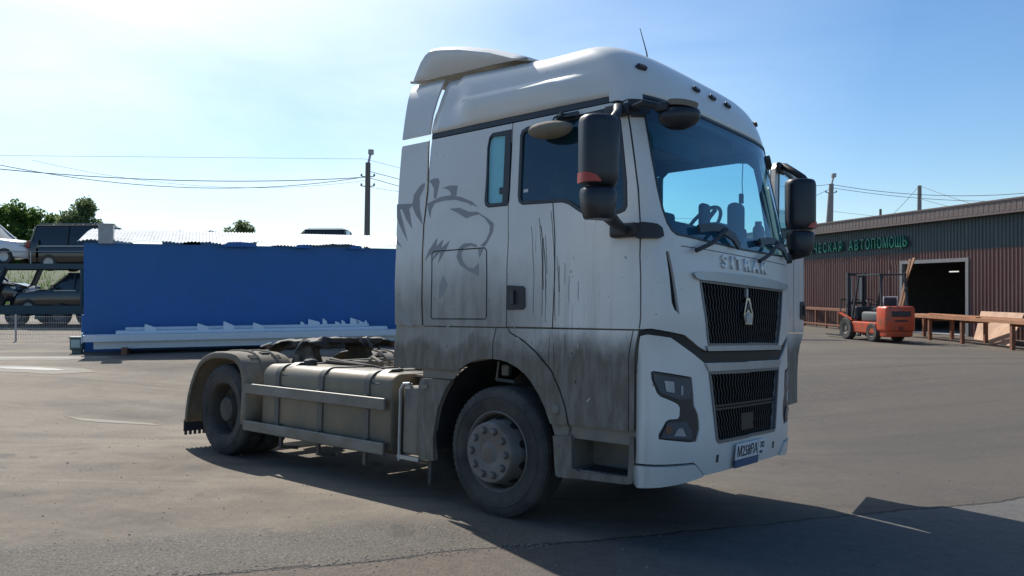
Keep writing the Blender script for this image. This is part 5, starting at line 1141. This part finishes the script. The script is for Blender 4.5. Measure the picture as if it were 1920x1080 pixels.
# ---- low mesh fence on the left
fx0, fx1, fy = -17.0, -9.2, 23.0
fence = empty('mesh_fence', (fx0, fy, 0), 0, 'low grey wire mesh fence left of the blue container', 'fence')
for k in range(4):
    b = MB(); x = k * 2.5; b.box(x - .02, x + .02, -.02, .02, 0, .78); b.build('fence_post', 'mesh_wire', fence)
for k in range(3):
    b = MB()
    for j in range(49): x = k * 2.5 + .03 + j * .0508; b.box(x - .0025, x + .0025, -.003, .002, .03, .74)
    for z in (.04, .2, .37, .54, .72): b.box(k * 2.5 + .02, k * 2.5 + 2.48, .002, .008, z - .004, z + .004)
    b.build('mesh_panel', 'mesh_wire', fence, kind=None)
# ---- grass bank behind the transporter
V = []; F = []; n = 40
for i in range(n + 1):
    x = -120 + 240 * i / n
    for y, z in ((46, .0), (50, 1.7), (57, 3.1 + .3 * math.sin(x * .13)), (80, 3.2)): V.append((x, y, z - .05))
for i in range(n): F += [(i * 4 + j, (i + 1) * 4 + j, (i + 1) * 4 + j + 1, i * 4 + j + 1) for j in range(3)]
mk('hill', V, F, 'grass_bank', smooth=True, kind='structure')
V = []; F = []; random.seed(9)
for k in range(5200):
    x = random.uniform(-60, -8); y = 47.0 + random.random() ** 1.5 * 9; z = float(np.interp(y, [46, 50, 57], [0, 1.7, 3.1])) - .05; h = random.uniform(.15, .5); a = random.uniform(0, 6.3); w = .04; dx, dy = math.cos(a) * w, math.sin(a) * w
    q = len(V); V += [(x - dx, y - dy, z), (x + dx, y + dy, z), (x + random.uniform(-.15, .15), y, z + h)]; F.append((q, q + 1, q + 2))
mk('grass', V, F, 'leaf_green', kind='stuff')

# ---- trees
def tree(loc, h, rad, label, leaf='leaf_green', nl=5200, seed=0, squash=1.0, trunk=.3, blobs=9, low=.3, size=.16, group='trees beyond the yard'):
    random.seed(seed); rng_ = np.random.default_rng(seed)
    t = empty('broadleaf_tree', loc, 0, label, 'tree', group)
    b = MB(); b.tube([(0, 0, 0), (.05, 0, h * .3), (-.08, .05, h * .6), (0, 0, h * .85)], [trunk * .5, trunk * .4, trunk * .25, trunk * .06], 8)
    cl = []
    for k in range(blobs):
        a = random.uniform(0, 6.28); rr = rad * random.uniform(.15, .75); z = h * random.uniform(low, .86); s_ = rad * random.uniform(.26, .5) * (1.15 - .5 * z / h)
        cl.append((rr * math.cos(a), rr * math.sin(a) * .8, z, s_)); b.tube([(0, 0, z * .62), (rr * .5 * math.cos(a), rr * .4 * math.sin(a), z * .82), (rr * math.cos(a), rr * .8 * math.sin(a), z)], [trunk * .16, trunk * .1, trunk * .03], 5)
    cl.append((0, 0, h * .86, rad * .34)); b.build('trunk', 'bark', t, smooth=True)
    V = []; F = []; w = np.array([c[3] ** 2 for c in cl]); w /= w.sum()
    for ci in rng_.choice(len(cl), nl, p=w):
        c = cl[ci]; d = rng_.normal(size=3); d /= np.linalg.norm(d); r = c[3] * (rng_.random() ** .45) * (1 + .25 * math.sin(d[0] * 7 + ci) * math.cos(d[2] * 6)); p = np.array(c[:3]) + d * r * np.array([1, 1, squash])
        u = rng_.normal(size=3); u /= np.linalg.norm(u); v = np.cross(u, rng_.normal(size=3)); v /= max(1e-6, np.linalg.norm(v)); s_ = size * rng_.uniform(.6, 1.3)
        q = len(V); V += [p - u * s_, p + v * s_ * .6, p + u * s_, p - v * s_ * .6]; F.append((q, q + 1, q + 2, q + 3))
    mk('crown', V, F, leaf, t); return t
tree((tp(28, 70), 70, 0), 9.6, 3.6, 'dense dark green tree at the left edge beyond the transporter', nl=9000, seed=1, blobs=14, low=.35, size=.17)
tree((tp(92, 70), 71, 0), 8.8, 2.4, 'smaller round tree right of the dense one on the left', nl=4500, seed=2, blobs=9, low=.35, size=.16)
tree((tp(-60, 70), 71, 0), 8.6, 3.2, 'tree cut by the left edge of the picture', nl=5000, seed=12, blobs=10, low=.35, size=.16)
tree((tp(158, 68), 68, 0), 10.0, 2.7, 'taller pale feathery tree above the dark van', 'leaf_grey_green', nl=9000, seed=3, blobs=12, low=.42, size=.14)
tree((tp(205, 72), 72, 0), 7.4, 1.3, 'small tree peeping out right of the vent box', 'leaf_grey_green', nl=1800, seed=4, blobs=6, low=.45, size=.13)
tree((tp(452, 85), 85, 0), 9.6, 2.4, 'light round bush above the middle of the white container roof', 'leaf_grey_green', nl=4200, seed=5, blobs=10, low=.4, size=.15)
tree((tp(318, 95), 95, 0), 8.2, .9, 'tiny treetop above the white roof near the blue tarpaulins', 'leaf_grey_green', nl=900, seed=6, blobs=4, low=.6, size=.15)

# ---- poles and wires
def pole(loc, h, label, m='pole_wood', r=.13, lean=(0, 0), lamp=False, brace=None, arms=()):
    t = empty('utility_pole', loc, 0, label, 'utility pole', 'utility poles along the yard')
    top = (lean[0], lean[1], h); b = MB(); b.tube([(0, 0, 0), (lean[0] * .5, lean[1] * .5, h * .5), top], [r * 1.15, r, r * .85], 10); b.build('mast', m, t, smooth=True)
    if brace: b = MB(); b.tube([(brace, .1, 0), (lean[0] + brace * .12, 0, h * .93)], [r, r * .85], 10); b.build('brace_mast', m, t, smooth=True)
    if lamp: b = MB(); b.beam((lean[0], 0, h - .1), (lean[0] + .12, 0, h + .42), .09); b.rbox(lean[0] + .02, lean[0] + .26, -.12, .12, h + .38, h + .62, .03); b.build('street_lamp_head', 'vent_grey', t)
    for z in arms:
        for s_ in (-1, 1):
            b = MB(); b.beam((lean[0] * z / h, 0, z), (lean[0] * z / h + s_ * .30, 0, z + .04), .04); b.lathe([(0, -.03), (.045, -.02), (.05, .04), (.025, .1), (0, .11)], (lean[0] * z / h + s_ * .30, 0, z + .06), 'z', 10); b.build('insulator', 'pole_concrete', t, smooth=True)
    return t
def zat(py, d): return (542.6 - py) / 1475.64 * d + 1.52
def pt(px_, py, d): return Vector((tp(px_, d), d, zat(py, d)))
P1 = (tp(686, 37), 37, 0); pole(P1, zat(305, 37), 'tall weathered utility pole between the blue building and the cab', 'pole_wood', .14, (.10, 0), lamp=True, arms=(zat(332, 37), zat(350, 37)))
P2 = (tp(1553, 46), 46, 0); pole(P2, zat(345, 46), 'twin utility pole with a lamp beside the left mirror', 'pole_concrete', .16, (.18, 0), lamp=True, brace=-.35, arms=(zat(362, 46),))
P3 = (tp(1722, 52), 52, 0); pole(P3, zat(348, 52), 'single pale utility pole above the middle of the brown roof', 'pole_concrete', .15, (.08, 0))
P4 = (tp(1651, 90), 90, 0); pole(P4, zat(392, 90), 'small distant pole between the two bigger ones on the right', 'pole_wood', .16)
def wire(a, c, sag, label, r=.012):
    n = 24; pts = [a.lerp(c, i / n) - Vector((0, 0, sag * 4 * (i / n) * (1 - i / n))) for i in range(n + 1)]
    b = MB(); b.tube(pts, r, 4); b.build('power_line', 'wire', label=label, cat='cable', group='overhead power lines')
j = lambda py, d=37, px_=688: pt(px_, py, d)
wire(pt(-260, 286, 30), j(332), .55, 'thick upper line running left from the tall pole', .016)
wire(pt(-200, 262, 30), j(331), 1.1, 'second line running left from the tall pole with a deep sag', .013)
wire(pt(-160, 290, 30), j(298), .0, 'thin top line running left from the tall pole', .006)
wire(pt(60, 300, 33), j(338), .7, 'short drooping line left of the tall pole', .006)
wire(j(299), pt(1300, 420, 45), .3, 'thin top line going right from the tall pole behind the cab', .007)
wire(j(320), pt(1300, 445, 45), .3, 'upper middle line going right from the tall pole behind the cab', .013)
wire(j(332), pt(1300, 470, 45), .3, 'lower middle line going right from the tall pole behind the cab', .013)
wire(j(350), pt(1300, 410, 45), .3, 'lowest line going right from the tall pole behind the cab', .007)
q2 = lambda py: pt(1560, py, 46); q3 = lambda py: pt(1724, py, 52)
wire(q2(346), pt(2080, 340, 46), .75, 'upper line from the twin pole crossing to the right edge', .015)
wire(q2(352), pt(2080, 366, 46), .55, 'lower line from the twin pole crossing to the right edge', .013)
wire(q3(348), pt(1915, 408, 40), .1, 'line falling from the single pole towards the roof', .014)
wire(q3(348), pt(1668, 408, 40), .05, 'stay wire falling left from the single pole to the roof', .014)
wire(q3(372), pt(1830, 398, 40), .05, 'short service line right of the single pole', .014)
wire(pt(1440, 348, 40), q2(345), .1, 'line arriving at the twin pole from behind the mirror', .012)
wire(pt(1440, 400, 40), q2(352), .1, 'second line arriving at the twin pole from behind the mirror', .012)
wire(q2(396), pt(2080, 420, 60), .4, 'low thin line between the twin pole and the brown roof', .008)

# ---- workshop on the right
WB = Vector((14.69, 25.2, 0)); WD = Vector((-.2327, .9726, 0)); WA = math.atan2(WD.y, WD.x)
shop = empty('workshop_building', WB, WA, 'long brown corrugated workshop with green sign letters and an open dark doorway', 'building')
# local x runs away from the camera along the wall; local +y points towards the yard
def corr(name, x0, x1, z0, z1, y, m, pitch=.14, depth=.022):
    V = []; F = []; x = x0; i = 0; xs = []
    while x < x1 - 1e-6: xs += [(x, 0), (min(x + pitch * .35, x1), 0), (min(x + pitch * .5, x1), depth), (min(x + pitch * .85, x1), depth)]; x += pitch
    xs.append((x1, 0))
    xs = [xs[0]] + [b_ for a_, b_ in zip(xs, xs[1:]) if b_[0] > a_[0] + 1e-6]
    for xx, d in xs: V += [(xx, y + d, z0), (xx, y + d, z1)]
    F = [(2 * k, 2 * k + 2, 2 * k + 3, 2 * k + 1) for k in range(len(xs) - 1)]
    o = mk(name, V, F, m, shop); sm = o.modifiers.new('t', 'SOLIDIFY'); sm.thickness = .004; sm.offset = 1
    return o
DX0, DX1, DH = .17, 3.03, 2.42
XN, XF_ = -9.0, 26.0
xs = [XN]
while xs[-1] < XF_: xs.append(xs[-1] + 1.15)
for a_ in xs[:-1]:
    c_ = a_ + 1.146
    if c_ <= DX0 or a_ >= DX1: corr('wall_sheet', a_, c_, 0, 2.80, 0, 'wall_brown')
    else:
        if a_ < DX0: corr('wall_sheet', a_, DX0, 0, DH, 0, 'wall_brown')
        if c_ > DX1: corr('wall_sheet', DX1, c_, 0, DH, 0, 'wall_brown')
        corr('wall_sheet', a_, c_, DH + .002, 2.80, 0, 'wall_brown')
    corr('sign_band_sheet', a_, c_, 2.802, 3.86, .004, 'wall_green')
b = MB()
for k in range(int((XF_ - XN) / .2)): b.box(XN + k * .2, XN + k * .2 + .12, .30, .305, 3.88, 4.16)
b.box(XN, XF_, .0, .30, 3.82, 4.22); b.box(XN, XF_, .30, .32, 3.80, 3.85); b.box(XN, XF_, .30, .33, 4.19, 4.24); b.build('fascia', 'fascia_brown', shop, kind=None)
b = MB(); b.box(XN, XF_, -14, 0, 4.08, 4.16); b.build('roof', 'fascia_brown', shop)
b = MB(); b.box(XN, DX0 - 2, -14, -13.9, 0, 4.08); b.box(DX0 - 2, XF_, -14, -13.9, 0, 4.08); b.box(XN, XN + .1, -13.9, -.05, 0, 4.08); b.box(XF_ - .1, XF_, -13.9, -.05, 0, 4.08); b.build('outer_wall', 'wall_brown', shop)
b = MB(); b.box(-3.5, 7.5, -7.1, -7.0, 0, 4.0); b.box(-3.6, -3.5, -7, -.05, 0, 4.0); b.box(7.5, 7.6, -7, -.05, 0, 4.0); b.box(-3.5, 7.5, -7, -.05, 3.9, 4.0); b.box(-3.5, 7.5, -7, -.05, .01, .03); b.build('inner_room', 'interior_dark', shop)
b = MB(); b.box(DX0 - .12, DX0, -.1, .05, 0, DH + .12); b.build('door_jamb', 'jamb_grey', shop)
b = MB(); b.box(DX1, DX1 + .12, -.1, .05, 0, DH + .12); b.build('door_jamb', 'jamb_grey', shop)
b = MB(); b.box(DX0, DX1, -.1, .05, DH, DH + .12); b.build('door_lintel', 'jamb_grey', shop)
for x, y in ((.8, -2.6), (3.5, -2.6)):
    b = MB(); b.box(x - .2, x + .2, y - .03, y + .03, 2.16, 2.20); b.build('tube_light', 'tube_light', shop)
# raised letters, read from the far end towards the camera
SIGN = 'ТЕХНИЧЕСКАЯ АВТОПОМОЩЬ'
x = 2.62; adv = .325
for ch in reversed(SIGN):
    if ch != ' ':
        M = Matrix.Translation((x + adv / 2, .11, 3.20)) @ Matrix(((-1, 0, 0, 0), (0, 0, 1, 0), (0, 1, 0, 0), (0, 0, 0, 1)))
        text_obj('sign_letter', ch, .54, 'sign_green', M, shop, extrude=.04, sx=.68)
    x += adv

# ---- timber rack in front of the workshop
rack = empty('timber_rack', (12.45, 17.0, 0), 0, 'long low rack of orange brown beams on legs running past the doorway', 'rack')
for k, (x0, x1) in enumerate(((0, .16), (.20, .36), (.62, .78), (.84, .98))):
    b = MB(); b.box(x0, x1, -3.0 + k * .4, 8.9 - k * .25, .66, .745 + (k % 2) * .012); b.build('beam', 'timber', rack)
for i, y in enumerate((-1.6, .6, 2.7, 4.9, 6.6, 8.2)):
    for x in (.08, .88):
        b = MB(); b.box(x - .045, x + .045, y - .045 + .25 * (x > .5), y + .045 + .25 * (x > .5), 0, .66); b.build('leg', 'rust_steel', rack)
    b = MB(); b.box(.12, .84, y + .0, y + .06, .58, .65); b.build('cross_bar', 'rust_steel', rack)
b = MB(); b.beam((.1, 4.2, .76), (.25, 6.9, .78), .14, .03); o = b.build('loose_board', 'timber', label='short loose board lying on the timber rack before the doorway', cat='board'); o.location = (12.45, 17.0, 0)
rack2 = empty('timber_rack', (12.3, 30.0, 0), .06, 'far low rack of thin rusty beams left of the forklift', 'rack')
for x0 in (0, .5):
    b = MB(); b.box(x0, x0 + .12, -1.5, 7.5, .70, .78); b.build('beam', 'rust_steel', rack2)
for y in (-1.2, .8, 2.8, 4.8, 6.8):
    for x in (.05, .55):
        b = MB(); b.box(x - .035, x + .035, y - .035, y + .035, 0, .70); b.build('leg', 'rust_steel', rack2)
b = MB(); b.box(.0, .08, -1.5, 7.5, .12, .18); b.build('lower_beam', 'rust_steel', rack2)
# leaning plywood
ply = empty('plywood_sheet', (13.7, 22.5, 0), 0, 'pale plywood board leaning behind the timber rack at the right edge', 'board')
pq = [Vector(p) - Vector((13.7, 22.5, 0)) for p in ((14.10, 24.0, 0), (13.35, 21.1, 0), (13.95, 21.4, .87), (14.50, 24.3, .84))]
pn = (pq[1] - pq[0]).cross(pq[3] - pq[0]).normalized() * .02
b = MB(); b.add([tuple(p) for p in pq] + [tuple(p + pn) for p in pq], [(0, 1, 2, 3), (4, 7, 6, 5), (0, 4, 5, 1), (1, 5, 6, 2), (2, 6, 7, 3), (3, 7, 4, 0)]); b.build('board', 'plywood', ply)
for t_ in (.25, .7):
    b = MB(); b.beam(pq[0].lerp(pq[1], t_) - pn * 2.5, pq[3].lerp(pq[2], t_) - pn * 2.5, .07, .03, up=tuple(pn.normalized())); b.build('batten', 'timber', ply)
b = MB(); b.box(-.15, .15, -.04, .04, 0, .05); o = b.build('timber_offcut', 'plywood', label='short pale timber offcut on the ground before the leaning plywood', cat='board'); o.location = (13.0, 21.3, 0); o.rotation_euler = (0, 0, .4)
for k, (xa, xb) in enumerate((((1690, 560), (1707, 486)), ((1701, 520), (1714, 484)), ((1690, 578), (1700, 540)))):
    a = pt(*xa, 26.2 + k * .2); c = pt(*xb, 26.5 + k * .2); a = a + (a - c) * (1.0 if k == 0 else .35)
    b = MB(); b.beam(a, c, .07, .05); b.build('leaning_plank', 'timber', label=('longest plank leaning across the left door jamb', 'short plank leaning beside the top of the longest one', 'lower plank leaning by the back of the forklift')[k], cat='plank', group='planks leaning by the doorway')

# ---- forklift
fk = empty('forklift', (10.95, 22.94, 0), R(90 + 9.1), 'orange red forklift with a black mast parked before the workshop, rear towards us', 'forklift')
b = MB(); V = []; F = []
prof = [(-.62, .20), (-.66, .40), (-.64, .95), (-.58, 1.02), (-.30, 1.04), (-.12, 1.02), (-.08, .60), (-.08, .42)]
for i, (w, ) in enumerate([(.56,), (.56,)]): pass
b.rbox(-.62, -.10, -.55, .55, .30, 1.04, .09, 3); b.rbox(-.56, -.2, -.50, .50, .16, .4, .05); b.build('counterweight', 'forklift_orange', fk, smooth=True)
b = MB(); b.rbox(-.635, -.60, -.36, .36, .74, .90, .02); b.build('rear_grille', 'forklift_dark', fk)
b = MB(); b.rbox(-.635, -.61, -.24, .24, .60, .645, .006, 1); b.build('rear_badge', 'forklift_dark', fk)
b = MB(); b.box(-.635, -.61, -.05, -.02, .36, .46); b.box(-.635, -.61, .03, .08, .36, .46); b.build('rear_marking', 'forklift_dark', fk)
b = MB(); b.rbox(-.12, 1.35, -.54, -.36, .22, .56, .04); b.rbox(-.12, 1.35, .36, .54, .22, .56, .04); b.rbox(-.1, 1.3, -.4, .4, .25, .45, .03); b.rbox(1.15, 1.45, -.54, .54, .45, .60, .04); b.beam((1.1, -.5, .58), (1.75, -.5, .80), .1, .05); b.beam((1.1, .5, .58), (1.75, .5, .80), .1, .05); b.build('chassis', 'forklift_orange', fk)
b = MB(); b.rbox(-.12, .72, -.46, .46, .55, .86, .08, 3); b.build('engine_hood', 'seat_cover', fk, smooth=True)
b = MB(); b.rbox(.0, .5, -.26, .26, .86, .98, .04); b.rbox(-.10, .04, -.26, .26, .9, 1.28, .05, 3); b.build('seat', 'forklift_dark', fk, smooth=True)
b = MB(); b.tube([(-.12, -.27, .95), (-.13, -.26, 1.30), (-.13, .26, 1.30), (-.12, .27, .95)], .02, 8); b.build('seat_rail', 'white_plastic', fk, smooth=True)
for s_ in (-1, 1):
    b = MB(); b.beam((-.32, s_ * .48, 1.0), (-.22, s_ * .46, 1.94), .07, .05); b.build('guard_post', 'forklift_dark', fk)
    b = MB(); b.beam((1.15, s_ * .48, .6), (.82, s_ * .46, 1.94), .06, .05); b.build('guard_post', 'forklift_dark', fk)
    b = MB(); b.box(-.26, .86, s_ * .48 - .03, s_ * .48 + .03, 1.93, 1.98); b.build('guard_rail', 'forklift_dark', fk)
for k in range(6):
    b = MB(); b.box(-.26 + k * .215, -.22 + k * .215, -.46, .46, 1.935, 1.965); b.build('guard_slat', 'forklift_dark', fk)
b = MB(); b.lathe([(0, 0), (.05, 0), (.045, .09), (0, .1)], (-.1, .0, 1.97), 'z', 12); b.build('beacon', 'marker_lamp', fk)
for s_ in (-1, 1):
    b = MB(); b.box(1.50, 1.60, s_ * .33 - .05, s_ * .33 + .05, .1, 2.04); b.build('mast_rail', 'forklift_dark', fk)
    b = MB(); b.box(1.62, 1.70, s_ * .24 - .04, s_ * .24 + .04, .1, 2.02); b.build('mast_rail', 'forklift_dark', fk)
    b = MB(); b.tube([(1.56, s_ * .2, .2), (1.56, s_ * .2, 1.9)], .035, 8); b.build('lift_cylinder', 'satin_alloy', fk)
    b = MB(); b.box(1.74, 1.78, s_ * .28 - .06, s_ * .28 + .06, .05, .6); b.box(1.78, 2.8, s_ * .28 - .06, s_ * .28 + .06, .05, .09); b.build('fork', 'forklift_dark', fk)
for z in (.3, 1.1, 1.98): b = MB(); b.box(1.50, 1.62, -.36, .36, z - .04, z + .04); b.build('mast_cross_member', 'forklift_dark', fk)
b = MB(); b.box(1.71, 1.75, -.5, .5, .35, .42); b.box(1.71, 1.75, -.5, .5, .7, .77)
for y in (-.5, -.25, 0, .25, .5): b.box(1.71, 1.74, y - .015, y + .015, .35, 1.2)
b.box(1.71, 1.74, -.5, .5, 1.18, 1.22); b.build('load_backrest', 'forklift_dark', fk)
b = MB(); b.tube([(.95, 0, .6), (.8, 0, 1.12)], .03, 8); Mq = Matrix.Translation((.78, 0, 1.14)) @ Matrix.Rotation(R(-30), 4, 'Y'); b.tube([Mq @ Vector((.17 * math.cos(a), .17 * math.sin(a), 0)) for a in np.linspace(0, 6.2832, 21)], .014, 6, cap=False); b.build('steering_wheel', 'forklift_dark', fk, smooth=True)
b = MB(); b.rbox(.98, 1.2, -.42, .42, .6, 1.0, .04); b.build('dashboard', 'forklift_dark', fk)
for (x, r_, w) in ((1.35, .33, .24), (.10 - .0, .27, .20)):
    for s_ in (-1, 1):
        yo = .60 if x > 1 else .55
        b = MB(); b.lathe([(r_ * .5, s_ * yo), (r_ * .9, s_ * (yo + .01)), (r_, s_ * (yo - .03)), (r_, s_ * (yo - w + .03)), (r_ * .9, s_ * (yo - w)), (r_ * .5, s_ * (yo - w + .02))], (x, 0, r_), 'y', 28, closed=True)
        for k in range(22):
            Mk = Matrix.Translation((x, 0, r_)) @ Matrix.Rotation(2 * math.pi * k / 22, 4, 'Y'); b.box(r_ - .01, r_ + .008, min(s_ * (yo - .01), s_ * (yo - w + .01)), max(s_ * (yo - .01), s_ * (yo - w + .01)), -.014, .014, Mk)
        w_o = b.build('wheel', 'rubber', fk, smooth=True)
        b = MB(); b.lathe([(0, s_ * (yo - .03)), (.05, s_ * (yo - .025)), (.07, s_ * (yo - .06)), (r_ * .42, s_ * (yo - .05)), (r_ * .52, s_ * (yo - .0))], (x, 0, r_), 'y', 20); b.build('rim', 'tan_dust', w_o, smooth=True)

fk.scale = (1, .84, 1)
# ---- drying wet strips and dust on the left
def patch(name, poly, m, z, kind='structure', seed=0, thick=0):
    random.seed(seed); pts = []
    for i in range(len(poly)):
        a = Vector(poly[i]); c = Vector(poly[(i + 1) % len(poly)]); k = max(1, int((c - a).length / .25))
        for q in range(k): p = a.lerp(c, q / k); pts.append((p.x + random.uniform(-.05, .05), p.y + random.uniform(-.035, .035)))
    V = [(x, y, gz(x, y) + z) for x, y in pts]; c = (sum(p[0] for p in pts) / len(pts), sum(p[1] for p in pts) / len(pts)); 
    vs, es, fs, *_ = delaunay_2d_cdt([Vector(p) for p in pts], [(i, (i + 1) % len(pts)) for i in range(len(pts))], [], 0, 1e-6)
    A = np.array([tuple(v) for v in vs]); F2 = np.array([f for f in fs if len(f) == 3]); cc = A[F2].mean(1); F2 = F2[inside(cc[:, 0], cc[:, 1], pts)]
    return mk(name, [(x, y, gz(x, y) + z) for x, y in A], F2, m, kind=kind)
patch('dried_mud', [(-13, 17.9), (-9.2, 17.8), (-8.8, 17.4), (-9.6, 16.9), (-13, 17.0)], 'dust_pale', .004)
patch('puddle', [(-13, 17.55), (-9.6, 17.5), (-9.2, 17.4), (-9.7, 17.28), (-13, 17.32)], 'puddle_wet', .008, seed=2)
patch('dried_mud', [(-14, 16.1), (-8.4, 15.5), (-8.0, 15.2), (-8.6, 14.7), (-14, 15.0)], 'dust_pale', .004, seed=3)
patch('puddle', [(-14, 15.75), (-9.3, 15.4), (-8.6, 15.2), (-9.0, 15.08), (-14, 15.4)], 'puddle_wet', .008, seed=4)
patch('puddle', [(8.3, 24.1), (9.8, 23.8), (10.0, 23.4), (8.4, 23.6)], 'puddle_wet', .005, seed=5)
patch('dried_mud', [(-6.6, 11.5), (-5.2, 11.35), (-5.0, 11.2), (-6.2, 11.25)], 'dust_pale', .004, seed=6)

# ---- loose stones: along the joint in the asphalt, and scattered grit
rs = np.random.default_rng(4); V = []; F = []; V2_ = []; F2_ = []
def stone(VV, FF, x, y, s_):
    q = len(VV); z = gz(x, y); a = rs.uniform(0, 6.28); ring = [(x + s_ * math.cos(a + k * 1.257) * rs.uniform(.7, 1.2), y + s_ * math.sin(a + k * 1.257) * rs.uniform(.7, 1.2), z - .001) for k in range(5)]
    mid = [(x + (p[0] - x) * .75, y + (p[1] - y) * .75, z + s_ * rs.uniform(.45, .8)) for p in ring]
    VV += ring + mid; FF += [(q + k, q + (k + 1) % 5, q + 5 + (k + 1) % 5, q + 5 + k) for k in range(5)] + [tuple(q + 5 + k for k in range(5))]
for k in range(420):
    x = rs.uniform(-2.8, .3); y = .40 * x + 5.40 + rs.normal() * .05 + .02; stone(V, F, x, y, rs.uniform(.003, .009))
for k in range(2300):
    r_ = rs.uniform(3.6, 13); a = rs.uniform(-.62, .62); x, y = r_ * math.sin(a), r_ * math.cos(a); stone(V, F, x, y, min(.012, rs.lognormal(-5.6, .35)))
for k in range(520):
    r_ = rs.uniform(3.6, 14); a = rs.uniform(-.62, .62); x, y = r_ * math.sin(a), r_ * math.cos(a); stone(V2_, F2_, x, y, min(.02, rs.lognormal(-5.3, .4)))
mk('gravel', V, F, 'stone', kind='stuff'); mk('gravel', V2_, F2_, 'stone_dark', kind='stuff')
